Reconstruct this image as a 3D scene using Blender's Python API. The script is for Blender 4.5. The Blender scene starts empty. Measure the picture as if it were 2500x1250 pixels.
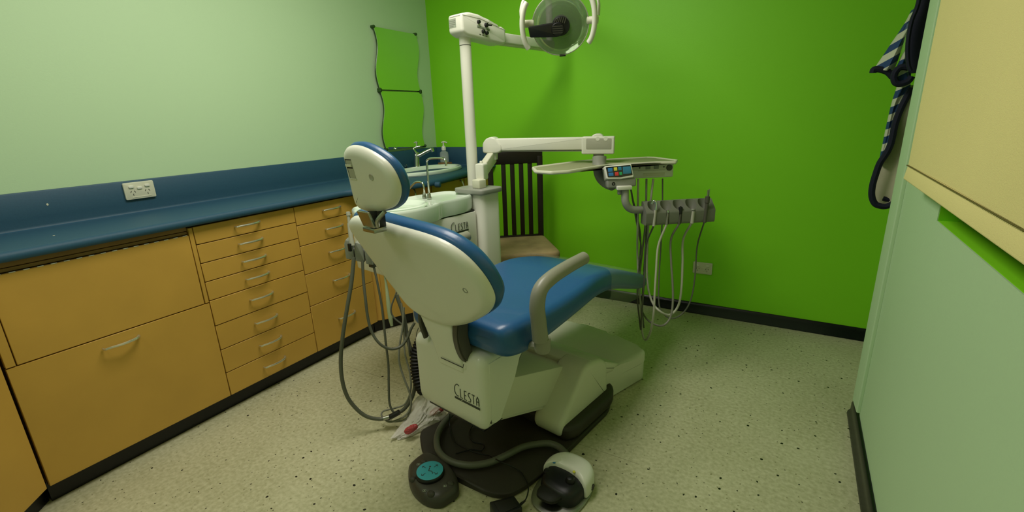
import bpy, bmesh, math, random
from mathutils import Vector, Matrix, noise
R=math.radians; PI=math.pi
random.seed(7)
sc=bpy.context.scene; COL=sc.collection
# ---------------------------------------------------------------- camera
cam=bpy.data.cameras.new('camera'); co=bpy.data.objects.new('camera',cam); COL.objects.link(co)
cam.sensor_width=36; cam.lens=36*1148/2500; cam.clip_start=.02
co.matrix_world=Matrix(((0.86038,-0.11478,0.49656,2.4683),(0.50844,0.26044,-0.82076,-2.9849),(-0.035117,0.95864,0.28244,1.2409),(0,0,0,1)))
sc.camera=co
# ---------------------------------------------------------------- light
wd=bpy.data.worlds.new('world'); sc.world=wd; wd.use_nodes=True
wd.node_tree.nodes['Background'].inputs[0].default_value=(.02,.024,.02,1)
def area(name,loc,sx,sy,power,col,rot=(0,0,0)):
    l=bpy.data.lights.new(name,'AREA'); l.shape='RECTANGLE'; l.size=sx; l.size_y=sy; l.energy=power; l.color=col
    o=bpy.data.objects.new(name,l); COL.objects.link(o); o.location=loc; o.rotation_euler=rot
    return o
area('ceiling_lamp',(1.22,-1.76,2.44),.6,1.2,34,(1.0,.95,.85))
area('ceiling_lamp',(0.9,-3.4,2.44),.6,.6,8,(1.0,.95,.85))
vs=sc.view_settings
vs.view_transform='Standard'; vs.look='None'; vs.gamma=1; vs.use_curve_mapping=False; vs.exposure=-.12
# ---------------------------------------------------------------- materials
def lin(h):
    c=[int(h[i:i+2],16)/255 for i in (0,2,4)]
    return [x/12.92 if x<=.04045 else ((x+.055)/1.055)**2.4 for x in c]+[1]
def mat(name,hexc,rough=.5,metal=0,var=.0,vscale=6,bump=0,bscale=60,trans=0,alpha=1,coat=0,spec=.5,ior=1.45):
    m=bpy.data.materials.new(name); m.use_nodes=True; nt=m.node_tree; b=nt.nodes['Principled BSDF']
    col=lin(hexc); b.inputs['Base Color'].default_value=col
    b.inputs['Roughness'].default_value=rough; b.inputs['Metallic'].default_value=metal
    b.inputs['Transmission Weight'].default_value=trans; b.inputs['Alpha'].default_value=alpha
    b.inputs['Coat Weight'].default_value=coat; b.inputs['Specular IOR Level'].default_value=spec; b.inputs['IOR'].default_value=ior
    tc=nt.nodes.new('ShaderNodeTexCoord')
    if var>0:
        n=nt.nodes.new('ShaderNodeTexNoise'); n.inputs['Scale'].default_value=vscale; n.inputs['Detail'].default_value=6
        nt.links.new(tc.outputs['Object'],n.inputs['Vector'])
        r=nt.nodes.new('ShaderNodeValToRGB'); r.color_ramp.elements[0].position=.3; r.color_ramp.elements[1].position=.7
        r.color_ramp.elements[0].color=[c*(1-var) for c in col[:3]]+[1]; r.color_ramp.elements[1].color=[min(1,c*(1+var)) for c in col[:3]]+[1]
        nt.links.new(n.outputs['Fac'],r.inputs['Fac']); nt.links.new(r.outputs['Color'],b.inputs['Base Color'])
    if bump>0:
        n=nt.nodes.new('ShaderNodeTexNoise'); n.inputs['Scale'].default_value=bscale; n.inputs['Detail'].default_value=3
        nt.links.new(tc.outputs['Object'],n.inputs['Vector'])
        bp=nt.nodes.new('ShaderNodeBump'); bp.inputs['Strength'].default_value=bump; bp.inputs['Distance'].default_value=.002
        nt.links.new(n.outputs['Fac'],bp.inputs['Height']); nt.links.new(bp.outputs['Normal'],b.inputs['Normal'])
    return m
MINT=mat('mint_paint','BAD6AD',.55,var=.015,vscale=1.2,bump=.15,bscale=180)
GREEN=mat('lime_paint','82D41A',.5,var=.02,vscale=1.0,bump=.15,bscale=180)
CEIL=mat('ceiling_paint','E6E6DC',.8,bump=.1)
SKIRT=mat('black_vinyl_skirting','0B0C12',.25,bump=.1,bscale=30)
BLUE=mat('blue_laminate','234A62',.55,var=.06,vscale=160,bump=.08,bscale=220)
WOOD=mat('honey_laminate','C09743',.5,var=.05,vscale=5,bump=.05,bscale=90)
WOODE=mat('orange_edge_strip','C98A3C',.5,var=.05,vscale=8)
BROWN=mat('brown_recess','86663A',.6,var=.1,vscale=20)
DARK=mat('dark_gap','16120B',.8)
CHROME=mat('chrome','D8D8D4',.14,1)
STEEL=mat('brushed_steel','A8A8A0',.3,1)
WHITE=mat('warm_white_plastic','DCDCD0',.34,var=.015,vscale=3,coat=.15)
CREAM=mat('cream_plastic','CFCFBA',.42,var=.02,vscale=3)
CER=mat('white_ceramic','DCE8DA',.12,coat=.4)
UPH=mat('blue_vinyl_upholstery','26588A',.34,var=.03,vscale=4,bump=.12,bscale=140,coat=.1)
GREY=mat('grey_plastic','8D8F86',.42,var=.02)
LGREY=mat('light_grey_plastic','A9A99A',.38,var=.02)
DGREY=mat('dark_grey_plastic','4C4A42',.42,var=.03)
CHAR=mat('charcoal_plate','2E2A22',.55,var=.08,vscale=8,bump=.1,bscale=40)
BLACK=mat('black_plastic','121214',.38)
RUB=mat('black_rubber','15140F',.6)
HOSE=mat('grey_hose','77786A',.45)
HOSEL=mat('light_grey_hose','A9AA98',.4)
HOSED=mat('dark_grey_hose','585A4E',.45)
ESP=mat('espresso_wood','1A100D',.4,var=.15,vscale=14,bump=.1,bscale=40)
SUEDE=mat('brown_suede','9A8560',.85,var=.22,vscale=9,bump=.4,bscale=90)
MIRR=mat('mirror_glass','E8F0E8',.01,1)
MEDGE=mat('mirror_edge','2C4A1C',.3)
BLIND=mat('cream_blind_fabric','E6D996',.75,var=.03,vscale=2.2,bump=.3,bscale=400)
STITCH=mat('brown_stitching','6F6A3A',.8)
GLASS=mat('window_glass','E8F4EE',.03,trans=1,alpha=.35)
NAVY=mat('navy_cloth','10132A',.8,bump=.3,bscale=120)
LINING=mat('cream_lining','B9B49A',.8,var=.05,vscale=9,bump=.3,bscale=40)
CLEAR=mat('clear_plastic','F2F6F0',.06,alpha=.22,ior=1.3)
FILM=mat('clear_film','D6DEC8',.18,alpha=.07)
BAGM=mat('thin_white_bag','E0DCD2',.3,alpha=.5,bump=.8,bscale=40)
RED=mat('red_wrapper','B02A30',.4,alpha=.75)
LOGO=mat('dark_grey_print','33392F',.5)
TEAL=mat('teal_dial_print','3FA3B5',.35,var=.03,vscale=20)
ARMG=mat('taupe_arm_plastic','8B8B7C',.36,var=.02)
SATIN=mat('satin_chrome','D4D4C6',.26,.85)
HINGE=mat('hinge_silver','C8C8B8',.5,.3)
BAR=mat('holder_grey','6E7065',.45,var=.02)
KHAKI=mat('khaki_tray_mat','8E9170',.6)
CTRL=mat('dark_controller_shell','3B3932',.4,bump=.1)
SCREEN=mat('black_glass_panel','0F1A20',.12,coat=.5)
PBLUE=mat('blue_key','2E74B0',.3)
PTEAL=mat('teal_blue_key','2F7898',.3)
PYEL=mat('yellow_key','D8D24A',.3); PRED=mat('red_key','D04040',.3); PGRN=mat('green_key','2AA060',.3)
LABEL=mat('silver_label','98A090',.45)
GUARD=mat('frosted_lens_cover','C4D0B8',.08,alpha=.14)
REFL=mat('lamp_reflector','D4E0CE',.05,1,alpha=.62)
SOAPL=mat('clear_bottle','DCE8E0',.05,alpha=.3)
# floor vinyl: mottled grey beige with dark flecks
def floor_mat():
    m=mat('speckled_vinyl','B9B795',.38); nt=m.node_tree; b=nt.nodes['Principled BSDF']; L=nt.links.new
    tc=nt.nodes.new('ShaderNodeTexCoord')
    def nz(s,d=5):
        n=nt.nodes.new('ShaderNodeTexNoise'); n.inputs['Scale'].default_value=s; n.inputs['Detail'].default_value=d; L(tc.outputs['Object'],n.inputs['Vector']); return n.outputs['Fac']
    def ramp(fac,p0,c0,p1,c1):
        r=nt.nodes.new('ShaderNodeValToRGB'); r.color_ramp.elements[0].position=p0; r.color_ramp.elements[0].color=c0
        r.color_ramp.elements[1].position=p1; r.color_ramp.elements[1].color=c1; L(fac,r.inputs['Fac']); return r.outputs['Color']
    def mix(f,a,bb,mode='MIX'):
        x=nt.nodes.new('ShaderNodeMix'); x.data_type='RGBA'; x.blend_type=mode
        if isinstance(f,float): x.inputs[0].default_value=f
        else: L(f,x.inputs[0])
        for s,v in ((6,a),(7,bb)):
            if isinstance(v,list): x.inputs[s].default_value=v
            else: L(v,x.inputs[s])
        return x.outputs[2]
    base=ramp(nz(70,6),.3,lin('9A9976'),.7,lin('C6C4A4'))
    blot=ramp(nz(3.2,3),.35,lin('A8A684'),.7,lin('C2C0A0'))
    c=mix(.35,base,blot)
    def flecks(scale,thr,seedoff,keep):
        mp=nt.nodes.new('ShaderNodeMapping'); mp.inputs['Location'].default_value=(seedoff,seedoff*1.7,0); L(tc.outputs['Object'],mp.inputs['Vector'])
        dn=nt.nodes.new('ShaderNodeTexNoise'); dn.inputs['Scale'].default_value=scale*2.2; L(mp.outputs[0],dn.inputs['Vector'])
        ad=nt.nodes.new('ShaderNodeVectorMath'); ad.operation='MULTIPLY_ADD'; ad.inputs[1].default_value=(.012,.012,0); L(dn.outputs['Color'],ad.inputs[0]); L(mp.outputs[0],ad.inputs[2])
        v=nt.nodes.new('ShaderNodeTexVoronoi'); v.voronoi_dimensions='2D'; v.inputs['Scale'].default_value=scale; L(ad.outputs[0],v.inputs['Vector'])
        sep=nt.nodes.new('ShaderNodeSeparateColor'); L(v.outputs['Color'],sep.inputs[0])
        a=nt.nodes.new('ShaderNodeMath'); a.operation='LESS_THAN'; a.inputs[1].default_value=keep; L(sep.outputs[0],a.inputs[0])
        sz=nt.nodes.new('ShaderNodeMath'); sz.operation='MULTIPLY_ADD'; sz.inputs[1].default_value=thr; sz.inputs[2].default_value=thr*.45; L(sep.outputs[1],sz.inputs[0])
        d=nt.nodes.new('ShaderNodeMath'); d.operation='LESS_THAN'; L(v.outputs['Distance'],d.inputs[0]); L(sz.outputs[0],d.inputs[1])
        e=nt.nodes.new('ShaderNodeMath'); e.operation='MULTIPLY'; L(a.outputs[0],e.inputs[0]); L(d.outputs[0],e.inputs[1]); return e.outputs[0]
    c=mix(flecks(30,.07,3.1,.35),c,lin('8B8966'))
    c=mix(flecks(17,.062,0.4,.24),c,lin('15130C'))
    c=mix(flecks(38,.075,7.7,.13),c,lin('28251A'))
    L(c,b.inputs['Base Color'])
    L(ramp(nz(9,4),.3,[.3]*3+[1],.7,[.45]*3+[1]),b.inputs['Roughness'])
    return m
FLOOR=floor_mat()
def stripe_mat(name,ang,scale,off=0):
    m=mat(name,'C9C9B4',.75,bump=.3,bscale=60); nt=m.node_tree; b=nt.nodes['Principled BSDF']; L=nt.links.new
    tc=nt.nodes.new('ShaderNodeTexCoord'); mp=nt.nodes.new('ShaderNodeMapping'); mp.inputs['Rotation'].default_value=(0,ang,0); mp.inputs['Location'].default_value=(off,0,0); L(tc.outputs['Object'],mp.inputs[0])
    w=nt.nodes.new('ShaderNodeTexWave'); w.bands_direction='X'; w.inputs['Scale'].default_value=scale; w.inputs['Distortion'].default_value=.4; w.inputs['Detail Scale'].default_value=.5
    L(mp.outputs[0],w.inputs['Vector']); r=nt.nodes.new('ShaderNodeValToRGB'); r.color_ramp.interpolation='CONSTANT'
    r.color_ramp.elements[0].color=lin('C6C9B4'); r.color_ramp.elements[1].position=.5; r.color_ramp.elements[1].color=lin('23416F')
    L(w.outputs['Fac'],r.inputs['Fac']); L(r.outputs['Color'],b.inputs['Base Color']); return m
STRIPE=stripe_mat('diagonal_striped_cloth',R(-62),6.2)
STRIPE2=stripe_mat('blue_striped_sleeve',R(-58),7.0,.04)
# ---------------------------------------------------------------- mesh helpers (world coordinates)
def fr(o,x=(1,0,0),y=(0,1,0)):
    x=Vector(x).normalized(); y=Vector(y); z=x.cross(y).normalized(); y=z.cross(x)
    m=Matrix.Identity(4)
    for i in range(3): m[i][0]=x[i]; m[i][1]=y[i]; m[i][2]=z[i]; m[i][3]=o[i]
    return m
I4=Matrix.Identity(4)
def T(x,y,z): return Matrix.Translation((x,y,z))
def merge(bm,t,M):
    t.transform(M); me=bpy.data.meshes.new('t'); t.to_mesh(me); t.free(); bm.from_mesh(me); bpy.data.meshes.remove(me)
def box(bm,M,lo,hi,bev=0,seg=2):
    t=bmesh.new(); bmesh.ops.create_cube(t,size=1)
    for v in t.verts: v.co=Vector([lo[i]+(v.co[i]+.5)*(hi[i]-lo[i]) for i in range(3)])
    if bev>0: bmesh.ops.bevel(t,geom=t.edges[:],offset=min(bev,.49*min(abs(hi[i]-lo[i]) for i in range(3))),segments=seg,profile=.5,affect='EDGES')
    merge(bm,t,M)
def prism(bm,M,pts,z0,z1,bev=0,seg=2,top_only=False):
    t=bmesh.new(); vs_=[t.verts.new((p[0],p[1],z0)) for p in pts]; fc=t.faces.new(vs_)
    fc.normal_update()
    if (fc.normal.z>0)==(z1>z0): fc.normal_flip()
    r=bmesh.ops.extrude_face_region(t,geom=[fc]); nv=[e for e in r['geom'] if isinstance(e,bmesh.types.BMVert)]
    for v in nv: v.co.z=z1
    if fc.is_valid is False or fc not in t.faces[:]: pass
    if bev>0:
        es=[e for e in t.edges if all(abs(v.co.z-z1)<1e-6 for v in e.verts) or (not top_only and all(abs(v.co.z-z0)<1e-6 for v in e.verts))]
        bmesh.ops.bevel(t,geom=es,offset=bev,segments=seg,profile=.5,affect='EDGES')
    if len([f for f in t.faces if all(abs(v.co.z-z0)<1e-6 for v in f.verts)])==0:
        es=[e for e in t.edges if e.is_boundary]
        if es: bmesh.ops.holes_fill(t,edges=es)
    bmesh.ops.recalc_face_normals(t,faces=t.faces[:])
    merge(bm,t,M)
def catmull(pts,n=6,closed=False):
    P=[Vector(p) for p in pts]; N=len(P); out=[]
    if N<3: return P
    rng=range(N if closed else N-1)
    for i in rng:
        if closed: a,b,c,d=P[i-1],P[i],P[(i+1)%N],P[(i+2)%N]
        else: b,c=P[i],P[i+1]; a=P[i-1] if i>0 else b*2-c; d=P[i+2] if i+2<N else c*2-b
        for k in range(n):
            s=k/n; out.append(.5*((2*b)+(c-a)*s+(2*a-5*b+4*c-d)*s*s+(3*b-a-3*c+d)*s**3))
    if not closed: out.append(P[-1])
    return out
def rnd(pts,r,n=4):
    # rounded polyline corners / polygon corners (closed)
    out=[]; N=len(pts)
    for i in range(N):
        p=Vector(pts[i]); a=Vector(pts[i-1]); c=Vector(pts[(i+1)%N])
        rr=r[i] if isinstance(r,(list,tuple)) else r
        la=(a-p).length; lc=(c-p).length; q=min(rr,la*.45,lc*.45)
        A=p+(a-p).normalized()*q; Cc=p+(c-p).normalized()*q
        if q<1e-5: out.append(p); continue
        for k in range(n+1):
            s=k/n; out.append((1-s)**2*A+2*s*(1-s)*p+s*s*Cc)
    return out
def loft(bm,rings,cap=True,closed=True,loop=False):
    vs_=[[bm.verts.new(p) for p in r] for r in rings]; n=len(vs_[0])
    for i in range(len(vs_) if loop else len(vs_)-1):
        a=vs_[i]; b=vs_[(i+1)%len(vs_)]
        for j in range(n if closed else n-1): bm.faces.new((a[j],a[(j+1)%n],b[(j+1)%n],b[j]))
    if cap and not loop and closed: bm.faces.new(vs_[0][::-1]); bm.faces.new(vs_[-1])
def tube(bm,pts,r,n=8,sub=5,closed=False,flat=1,up=None,cap=True):
    P=catmull(pts,sub,closed) if sub>1 else [Vector(p) for p in pts]
    N=len(P); rings=[]; ref=None
    for i,p in enumerate(P):
        if closed: t=(P[(i+1)%N]-P[i-1])
        else: t=(P[min(i+1,N-1)]-P[max(i-1,0)])
        t=t.normalized()
        if up is not None: ref=Vector(up)
        elif ref is None: ref=Vector((0,0,1)) if abs(t.z)<.9 else Vector((1,0,0))
        x=(ref-t*ref.dot(t)).normalized(); y=t.cross(x)
        if up is None: ref=x
        rr=r(i/(N-1)) if callable(r) else r
        rings.append([p+x*math.cos(a)*rr*flat+y*math.sin(a)*rr for a in [2*PI*k/n for k in range(n)]])
    t=bmesh.new(); loft(t,rings,cap=cap,loop=closed); bmesh.ops.recalc_face_normals(t,faces=t.faces[:]); merge(bm,t,I4)
def lathe(bm,M,prof,n=24,sx=1,sy=1):
    t=bmesh.new()
    rings=[[(max(r,1e-5)*math.cos(2*PI*k/n)*sx,max(r,1e-5)*math.sin(2*PI*k/n)*sy,z) for k in range(n)] for r,z in prof]
    loft(t,rings,cap=False); bmesh.ops.remove_doubles(t,verts=t.verts[:],dist=3e-5)
    es=[e for e in t.edges if e.is_boundary]
    bmesh.ops.recalc_face_normals(t,faces=t.faces[:]); merge(bm,t,M)
def cyl(bm,a,b,r,n=16,r2=None,bev=0):
    a=Vector(a); b=Vector(b); d=b-a; z=d.normalized(); x=z.orthogonal().normalized(); M=fr(a,x,z.cross(x))
    r2=r if r2 is None else r2; L=d.length
    prof=[(0,0),(r-bev,0),(r,bev),(r2,L-bev),(r2-bev,L),(0,L)] if bev else [(0,0),(r,0),(r2,L),(0,L)]
    lathe(bm,M,prof,n)
def rrect(cx,cy,w,h,r,n=4):
    return [tuple(p) for p in rnd([(cx-w/2,cy-h/2),(cx+w/2,cy-h/2),(cx+w/2,cy+h/2),(cx-w/2,cy+h/2)],r,n)]
def obj(name,bm,m,parent=None,ang=38,sub=0):
    me=bpy.data.meshes.new(name)
    if parent is not None: bm.transform(world(parent).inverted())
    bm.to_mesh(me); bm.free()
    for p in me.polygons: p.use_smooth=True
    me.set_sharp_from_angle(angle=R(ang)); me.materials.append(m)
    o=bpy.data.objects.new(name,me); COL.objects.link(o)
    if parent is not None: o.parent=parent
    if sub: s=o.modifiers.new('s','SUBSURF'); s.levels=s.render_levels=sub
    return o
def world(o):
    m=o.matrix_basis.copy()
    while o.parent: o=o.parent; m=o.matrix_basis@m
    return m
def tag(o,label,cat,group=None):
    o['label']=label; o['category']=cat
    if group: o['group']=group
    return o
def thing(name,label,cat,loc,rz=0,group=None):
    o=bpy.data.objects.new(name,None); COL.objects.link(o); o.location=loc; o.rotation_euler=(0,0,rz); o.empty_display_size=.05
    return tag(o,label,cat,group)
def struct(name,bm,m,parent=None,**k):
    o=obj(name,bm,m,parent,**k); 
    if parent is None: o['kind']='structure'
    return o
def new(): return bmesh.new()
def P(name,m,parent,fn,*a,**k):
    b=new(); fn(b,*a,**k); return obj(name,b,m,parent)
# chair-aligned directions (the dental chair stands 10 degrees off the walls)
UU=Vector((math.sin(R(10)),math.cos(R(10)),0)); VV=Vector((math.cos(R(10)),-math.sin(R(10)),0)); ZZ=Vector((0,0,1))
def W(u,v,z): return UU*u+VV*v+ZZ*z
def FUV(u=0,v=0,z=0): # local x=v, y=u, z
    return fr(W(u,v,z),VV,UU)
CF=FUV()
# ================================================================ ROOM
XW=2.797; YE=-.845; XR=3.05; YF=-4.2; ZC=2.5
b=new(); box(b,I4,(-.1,YF-.1,-.06),(XR+.6,.1,0)); floor=struct('floor',b,FLOOR)
b=new()   # fine welded seam between the vinyl sheets
box(b,I4,(.34,-1.526,0),(2.1,-1.5245,.0004)); obj('sheet_seam',b,mat('seam_grey','8F8D6E',.5),floor)
b=new(); box(b,I4,(-.1,YF-.1,ZC),(XR+.6,.1,ZC+.08)); struct('ceiling',b,CEIL)
b=new(); box(b,I4,(-.1,YF,0),(0,.1,ZC)); struct('wall_left',b,MINT)
b=new(); box(b,I4,(0,0,0),(XR+.1,.1,ZC)); struct('wall_back',b,GREEN)
b=new(); box(b,I4,(-.1,YF-.1,0),(XR+.1,YF,ZC)); struct('wall_front',b,MINT)
b=new(); box(b,I4,(XR,YE+.001,0),(XR+.1,0,ZC)); struct('wall_recess',b,MINT)
WY0,WY1,WZ0,WZ1=-2.9,-1.415,.948,2.1
b=new()
box(b,I4,(XW,WY1,0),(XR+.1,YE,ZC)); box(b,I4,(XW,YF,0),(XR+.1,WY0,ZC))
box(b,I4,(XW,WY0,0),(XR+.1,WY1,WZ0)); box(b,I4,(XW,WY0,WZ1),(XR+.1,WY1,ZC)); struct('wall_right',b,MINT)
b=new()   # rounded corner bead at the free end of the right wall
prism(b,I4,rnd([(XW-.012,YE-.10),(XW-.018,YE+.012),(XW+.05,YE+.012),(XW+.05,YE-.001),(XW-.0,YE-.001),(XW-.0,YE-.10)],[.004,.016,.004,.001,.001,.001],5),.085,ZC); struct('trim_1',b,MINT)
# skirting: cove strip with a ridge
def skirt(name,a,bb,nrm,h=.068):
    a=Vector(a); bb=Vector(bb); nrm=Vector(nrm); prof=[(0,0),(.024,0),(.022,.012),(.014,.024),(.014,.05),(.008,h-.004),(.003,h),(0,h)]
    t=new(); loft(t,[[p+nrm*x+ZZ*z for x,z in prof] for p in (a,bb)]); bmesh.ops.recalc_face_normals(t,faces=t.faces[:]); return struct(name,t,SKIRT)
skirt('baseboard_back',(.56,0,0),(XR,0,0),(0,-1,0))
skirt('baseboard_right',(XW,YE+.03,0),(XW,YF,0),(-1,0,0),.072)
skirt('baseboard_recess',(XR,0,0),(XR,YE,0),(-1,0,0))
# window recess with green painted reveals behind the blind
b=new(); box(b,I4,(XW+.002,WY0,WZ0-.012),(XR,WY1,WZ0+.001),.002); win=struct('window_1',b,GREEN)
b=new(); box(b,I4,(XW+.002,WY1-.001,WZ0),(XR,WY1+.006,WZ1)); box(b,I4,(XW+.002,WY0-.006,WZ0),(XR,WY0+.001,WZ1)); obj('reveal',b,GREEN,win)
b=new()
for y0,y1,z0,z1 in ((WY0,WY1,WZ0,WZ0+.05),(WY0,WY1,WZ1-.05,WZ1),(WY0,WY0+.05,WZ0,WZ1),(WY1-.05,WY1,WZ0,WZ1),(-2.19,-2.15,WZ0,WZ1)): box(b,I4,(XR-.05,y0,z0),(XR-.01,y1,z1),.004)
obj('window_frame',b,CREAM,win)
b=new(); box(b,I4,(XR-.034,WY0+.05,WZ0+.05),(XR-.028,WY1-.05,WZ1-.05)); obj('pane',b,GLASS,win)
# ================================================================ WORKTOP
wt=thing('worktop','long blue laminate worktop with upstand along the left wall, bowed round the corner basin','worktop',(0.2,-1.5,.86))
front=[(.416,YF+.9),(.416,-2.69)]
edge=[(.416,-1.30),(.47,-1.19),(.55,-1.07),(.60,-.96),(.632,-.84),(.625,-.72),(.60,-.58),(.57,-.42),(.545,-.25),(.535,-.02)]
edge=[tuple(p)[:2] for p in catmull([(x,y,0) for x,y in edge],4)]
outl=[(.016,-3.3),(.90,-3.3),(.90,-3.174),(.416,-2.69)]+edge+[(.016,-.02)]
# bullnosed slab: loft of inset outlines
def inset(pts,d):
    out=[]; N=len(pts)
    for i in range(N):
        p=Vector(pts[i]).to_2d(); a=Vector(pts[i-1]).to_2d(); c=Vector(pts[(i+1)%N]).to_2d()
        e1=(p-a).normalized(); e2=(c-p).normalized(); n1=Vector((-e1.y,e1.x)); n2=Vector((-e2.y,e2.x)); n=(n1+n2); n=n/max(n.length_squared/2,.5)
        out.append(p+n*d)
    return out
t=new()
rings=[]
for d,z in ((.05,.868),(.004,.868),(.0,.875),(.0,.884),(.003,.893),(.010,.899),(.018,.900),(.05,.900)):
    rings.append([(max(p.x,.016) if p.x<.1 else p.x,p.y,z) for p in inset(outl,d)])
loft(t,rings); bmesh.ops.recalc_face_normals(t,faces=t.faces[:]); obj('slab',t,BLUE,wt,ang=50)
t=new()
prof=[(0.001,.86),(.06,.90),(.045,.901),(.030,.906),(.022,.916),(.02,.93),(.02,1.034),(.017,1.038),(.001,1.038)]
prof=[(.001,.895),(.04,.895),(.030,.9004),(.0235,.9022),(.0208,.906),(.020,.912),(.020,.94),(.020,1.034),(.017,1.038),(.001,1.038)]
loft(t,[[(x,y,z) for x,z in prof] for y in (-3.3,-.02)]); 
loft(t,[[(x,-.001-(q-.001),z) for q,z in prof] for x in (.02,.55)]); bmesh.ops.recalc_face_normals(t,faces=t.faces[:]); obj('upstand',t,BLUE,wt)
P('joint_button',BLUE,wt,lambda b:cyl(b,(.628,-.80,.872),(.660,-.79,.872),.017,20,bev=.004))
for k,(y,z,x) in enumerate([[-2.3287,1.0076]] and [(-2.36,.984,.0205)]):
    P('chip_mark',CREAM,wt,lambda b:lathe(b,fr((x,y,z),(0,1,0),(0,0,1)),[(0,0),(.0035,.0004),(0,.0008)],7,1,1.3))
P('chip_mark',CREAM,wt,lambda b:lathe(b,T(.26,-2.43,.9002),[(0,0),(.0035,.0004),(0,.0008)],7,1.3,1))
# ================================================================ CABINETS
XF=.39; XB=XF-.018
def handle(parent,x,yc,z,L=.112,ax=(0,1,0),out=(1,0,0)):
    ax=Vector(ax); out=Vector(out); c=Vector((x,yc,z)); pts=[]
    for s,d in ((-.5,.004),(-.49,.018),(-.36,.025),(-.12,.030),(.12,.029),(.34,.022),(.46,.012),(.5,.002)): pts.append(c+ax*(L*s)+out*d+ZZ*(-.002 if s<-.4 else 0))
    return P('handle',SATIN,parent,lambda b:tube(b,pts,lambda s:.0036+.0022*s,8,4))
def carcass(root,y0,y1,xb=XB,name='carcass'):
    P('carcass',WOOD,root,lambda b:box(b,I4,(.022,y0+.002,.078),(xb-.002,y1-.002,.858)))
    P('plinth',SKIRT,root,lambda b:box(b,I4,(.022,y0,0),(.349,y1,.078)))
def fronts(root,y0,y1,zs,hy,hz=None,nm='drawer'):
    for k in range(len(zs)-1):
        zt,zb=zs[k],zs[k+1]
        d=P(nm,WOOD,root,lambda b:box(b,I4,(XB,y0+.0015,zb+.0018),(XF+(.0015 if k==4 else 0),y1-.0015,zt-.0018),.0012,1))
        handle(d,XF,hy,(zt+zb)/2+.006 if hz is None else hz[k])
    P('shadow_gap',DARK,root,lambda b:box(b,I4,(XB-.0015,y0+.001,.08),(XB-.0005,y1-.001,.858)))
c1,c2,c3,c4=-2.673,-2.048,-1.586,-1.155
dc=thing('drawer_cabinet','honey coloured cabinet of eight narrow drawers with bow handles','cabinet',(.2,-1.82,0))
carcass(dc,c2,c3); fronts(dc,c2,c3,[.860,.784,.703,.621,.537,.421,.305,.192,.078],-1.826)
dc2=thing('drawer_cabinet','honey coloured cabinet of five drawers of growing height behind the hanging hoses','cabinet',(.2,-1.37,0))
carcass(dc2,c3,c4); fronts(dc2,c3,c4,[.860,.765,.660,.510,.337,.078],-1.372,[.818,.718,.593,.435,.212])
lc=thing('lift_up_cabinet','wide honey coloured cabinet with hinged flap above one deep drawer','cabinet',(.2,-2.36,0))
carcass(lc,c1,c2)
P('flap_door',WOOD,lc,lambda b:box(b,I4,(XB,-2.644,.533),(XF,-2.068,.829),.0012,1))
P('side_strip',WOOD,lc,lambda b:box(b,I4,(XB,-2.065,.533),(XF+.001,c2-.002,.858),.001,1))
P('side_strip',WOOD,lc,lambda b:box(b,I4,(XB,c1+.002,.533),(XF+.001,-2.647,.858),.001,1))
dr=P('drawer',WOOD,lc,lambda b:box(b,I4,(XB,c1+.002,.080),(XF,c2-.002,.529),.0012,1)); handle(dr,XF,-2.374,.494)
P('top_rail',BROWN,lc,lambda b:(box(b,I4,(XB-.004,-2.644,.833),(XF-.008,-2.068,.845),.001,1),box(b,I4,(XB-.004,-2.644,.8475),(XF-.006,-2.068,.866),.001,1)))
P('shadow_gap',DARK,lc,lambda b:box(b,I4,(XB-.0015,c1,.08),(XB-.0005,c2,.858)))
hg=P('piano_hinge',BROWN,lc,lambda b:box(b,I4,(XF-.006,-2.640,.8292),(XF-.001,-2.070,.8308)))
for k in range(17): P('hinge_knuckle',HINGE,hg,lambda b:box(b,I4,(XF-.004,-2.626+k*.0335,.8285),(XF+.001,-2.626+k*.0335+.016,.8315),.0008,1))
# diagonal corner cabinet at the far left
dg=thing('corner_cabinet','honey coloured cabinet set at an angle left of the wide flap cabinet','cabinet',(.3,-2.95,0))
A=Vector((XF,c1-.004,0)); dv=Vector((.68,-.73,0)).normalized(); nn=Vector((-dv.y,dv.x,0)); FD=fr(A,dv,ZZ)  # x along, y up, z=x cross y
P('door',WOOD,dg,lambda b:box(b,FD,(.004,.080,-.018 if FD.to_3x3().col[2].x>0 else 0),(.45,.858,0 if FD.to_3x3().col[2].x>0 else .018),.0012,1))
P('carcass',WOOD,dg,lambda b:prism(b,I4,[(.022,c1-.004),(XB-.006,c1-.004),(XB+.30,c1-.33),(XB+.30,-3.28),(.022,-3.28)],.078,.858))
P('plinth',SKIRT,dg,lambda b:prism(b,I4,[(.022,c1-.004),(.335,c1-.004),(.64,c1-.335),(.64,-3.28),(.022,-3.28)],0,.078))
# cabinet below the basin
sk=thing('basin_cabinet','honey coloured cabinet with orange edged doors under the corner basin','cabinet',(.3,-.6,0))
cp=(.575,-.80)
P('carcass',WOOD,sk,lambda b:prism(b,I4,[(.022,-1.15),(.37,-1.15),(.40,-1.12),(cp[0]-.02,cp[1]),(.49,-.03),(.022,-.03)],.078,.70))
P('plinth',SKIRT,sk,lambda b:prism(b,I4,[(.022,-1.15),(.35,-1.15),(cp[0]-.06,cp[1]),(.45,-.03),(.022,-.03)],0,.078))
P('corner_post',WOODE,sk,lambda b:(box(b,I4,(cp[0]-.03,cp[1]-.018,.078),(cp[0],cp[1]+.022,.858),.003)))
def face_door(a,c,z0,z1,inv=1):
    a=Vector((*a,0)); c=Vector((*c,0)); d=c-a; Fm=fr(a,d,ZZ); L=d.length
    dd=P('door',WOOD,sk,lambda b:box(b,Fm,(.004,z0,-.018),(L-.004,z1,0),.0012,1)); return dd,Fm,L
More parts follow.
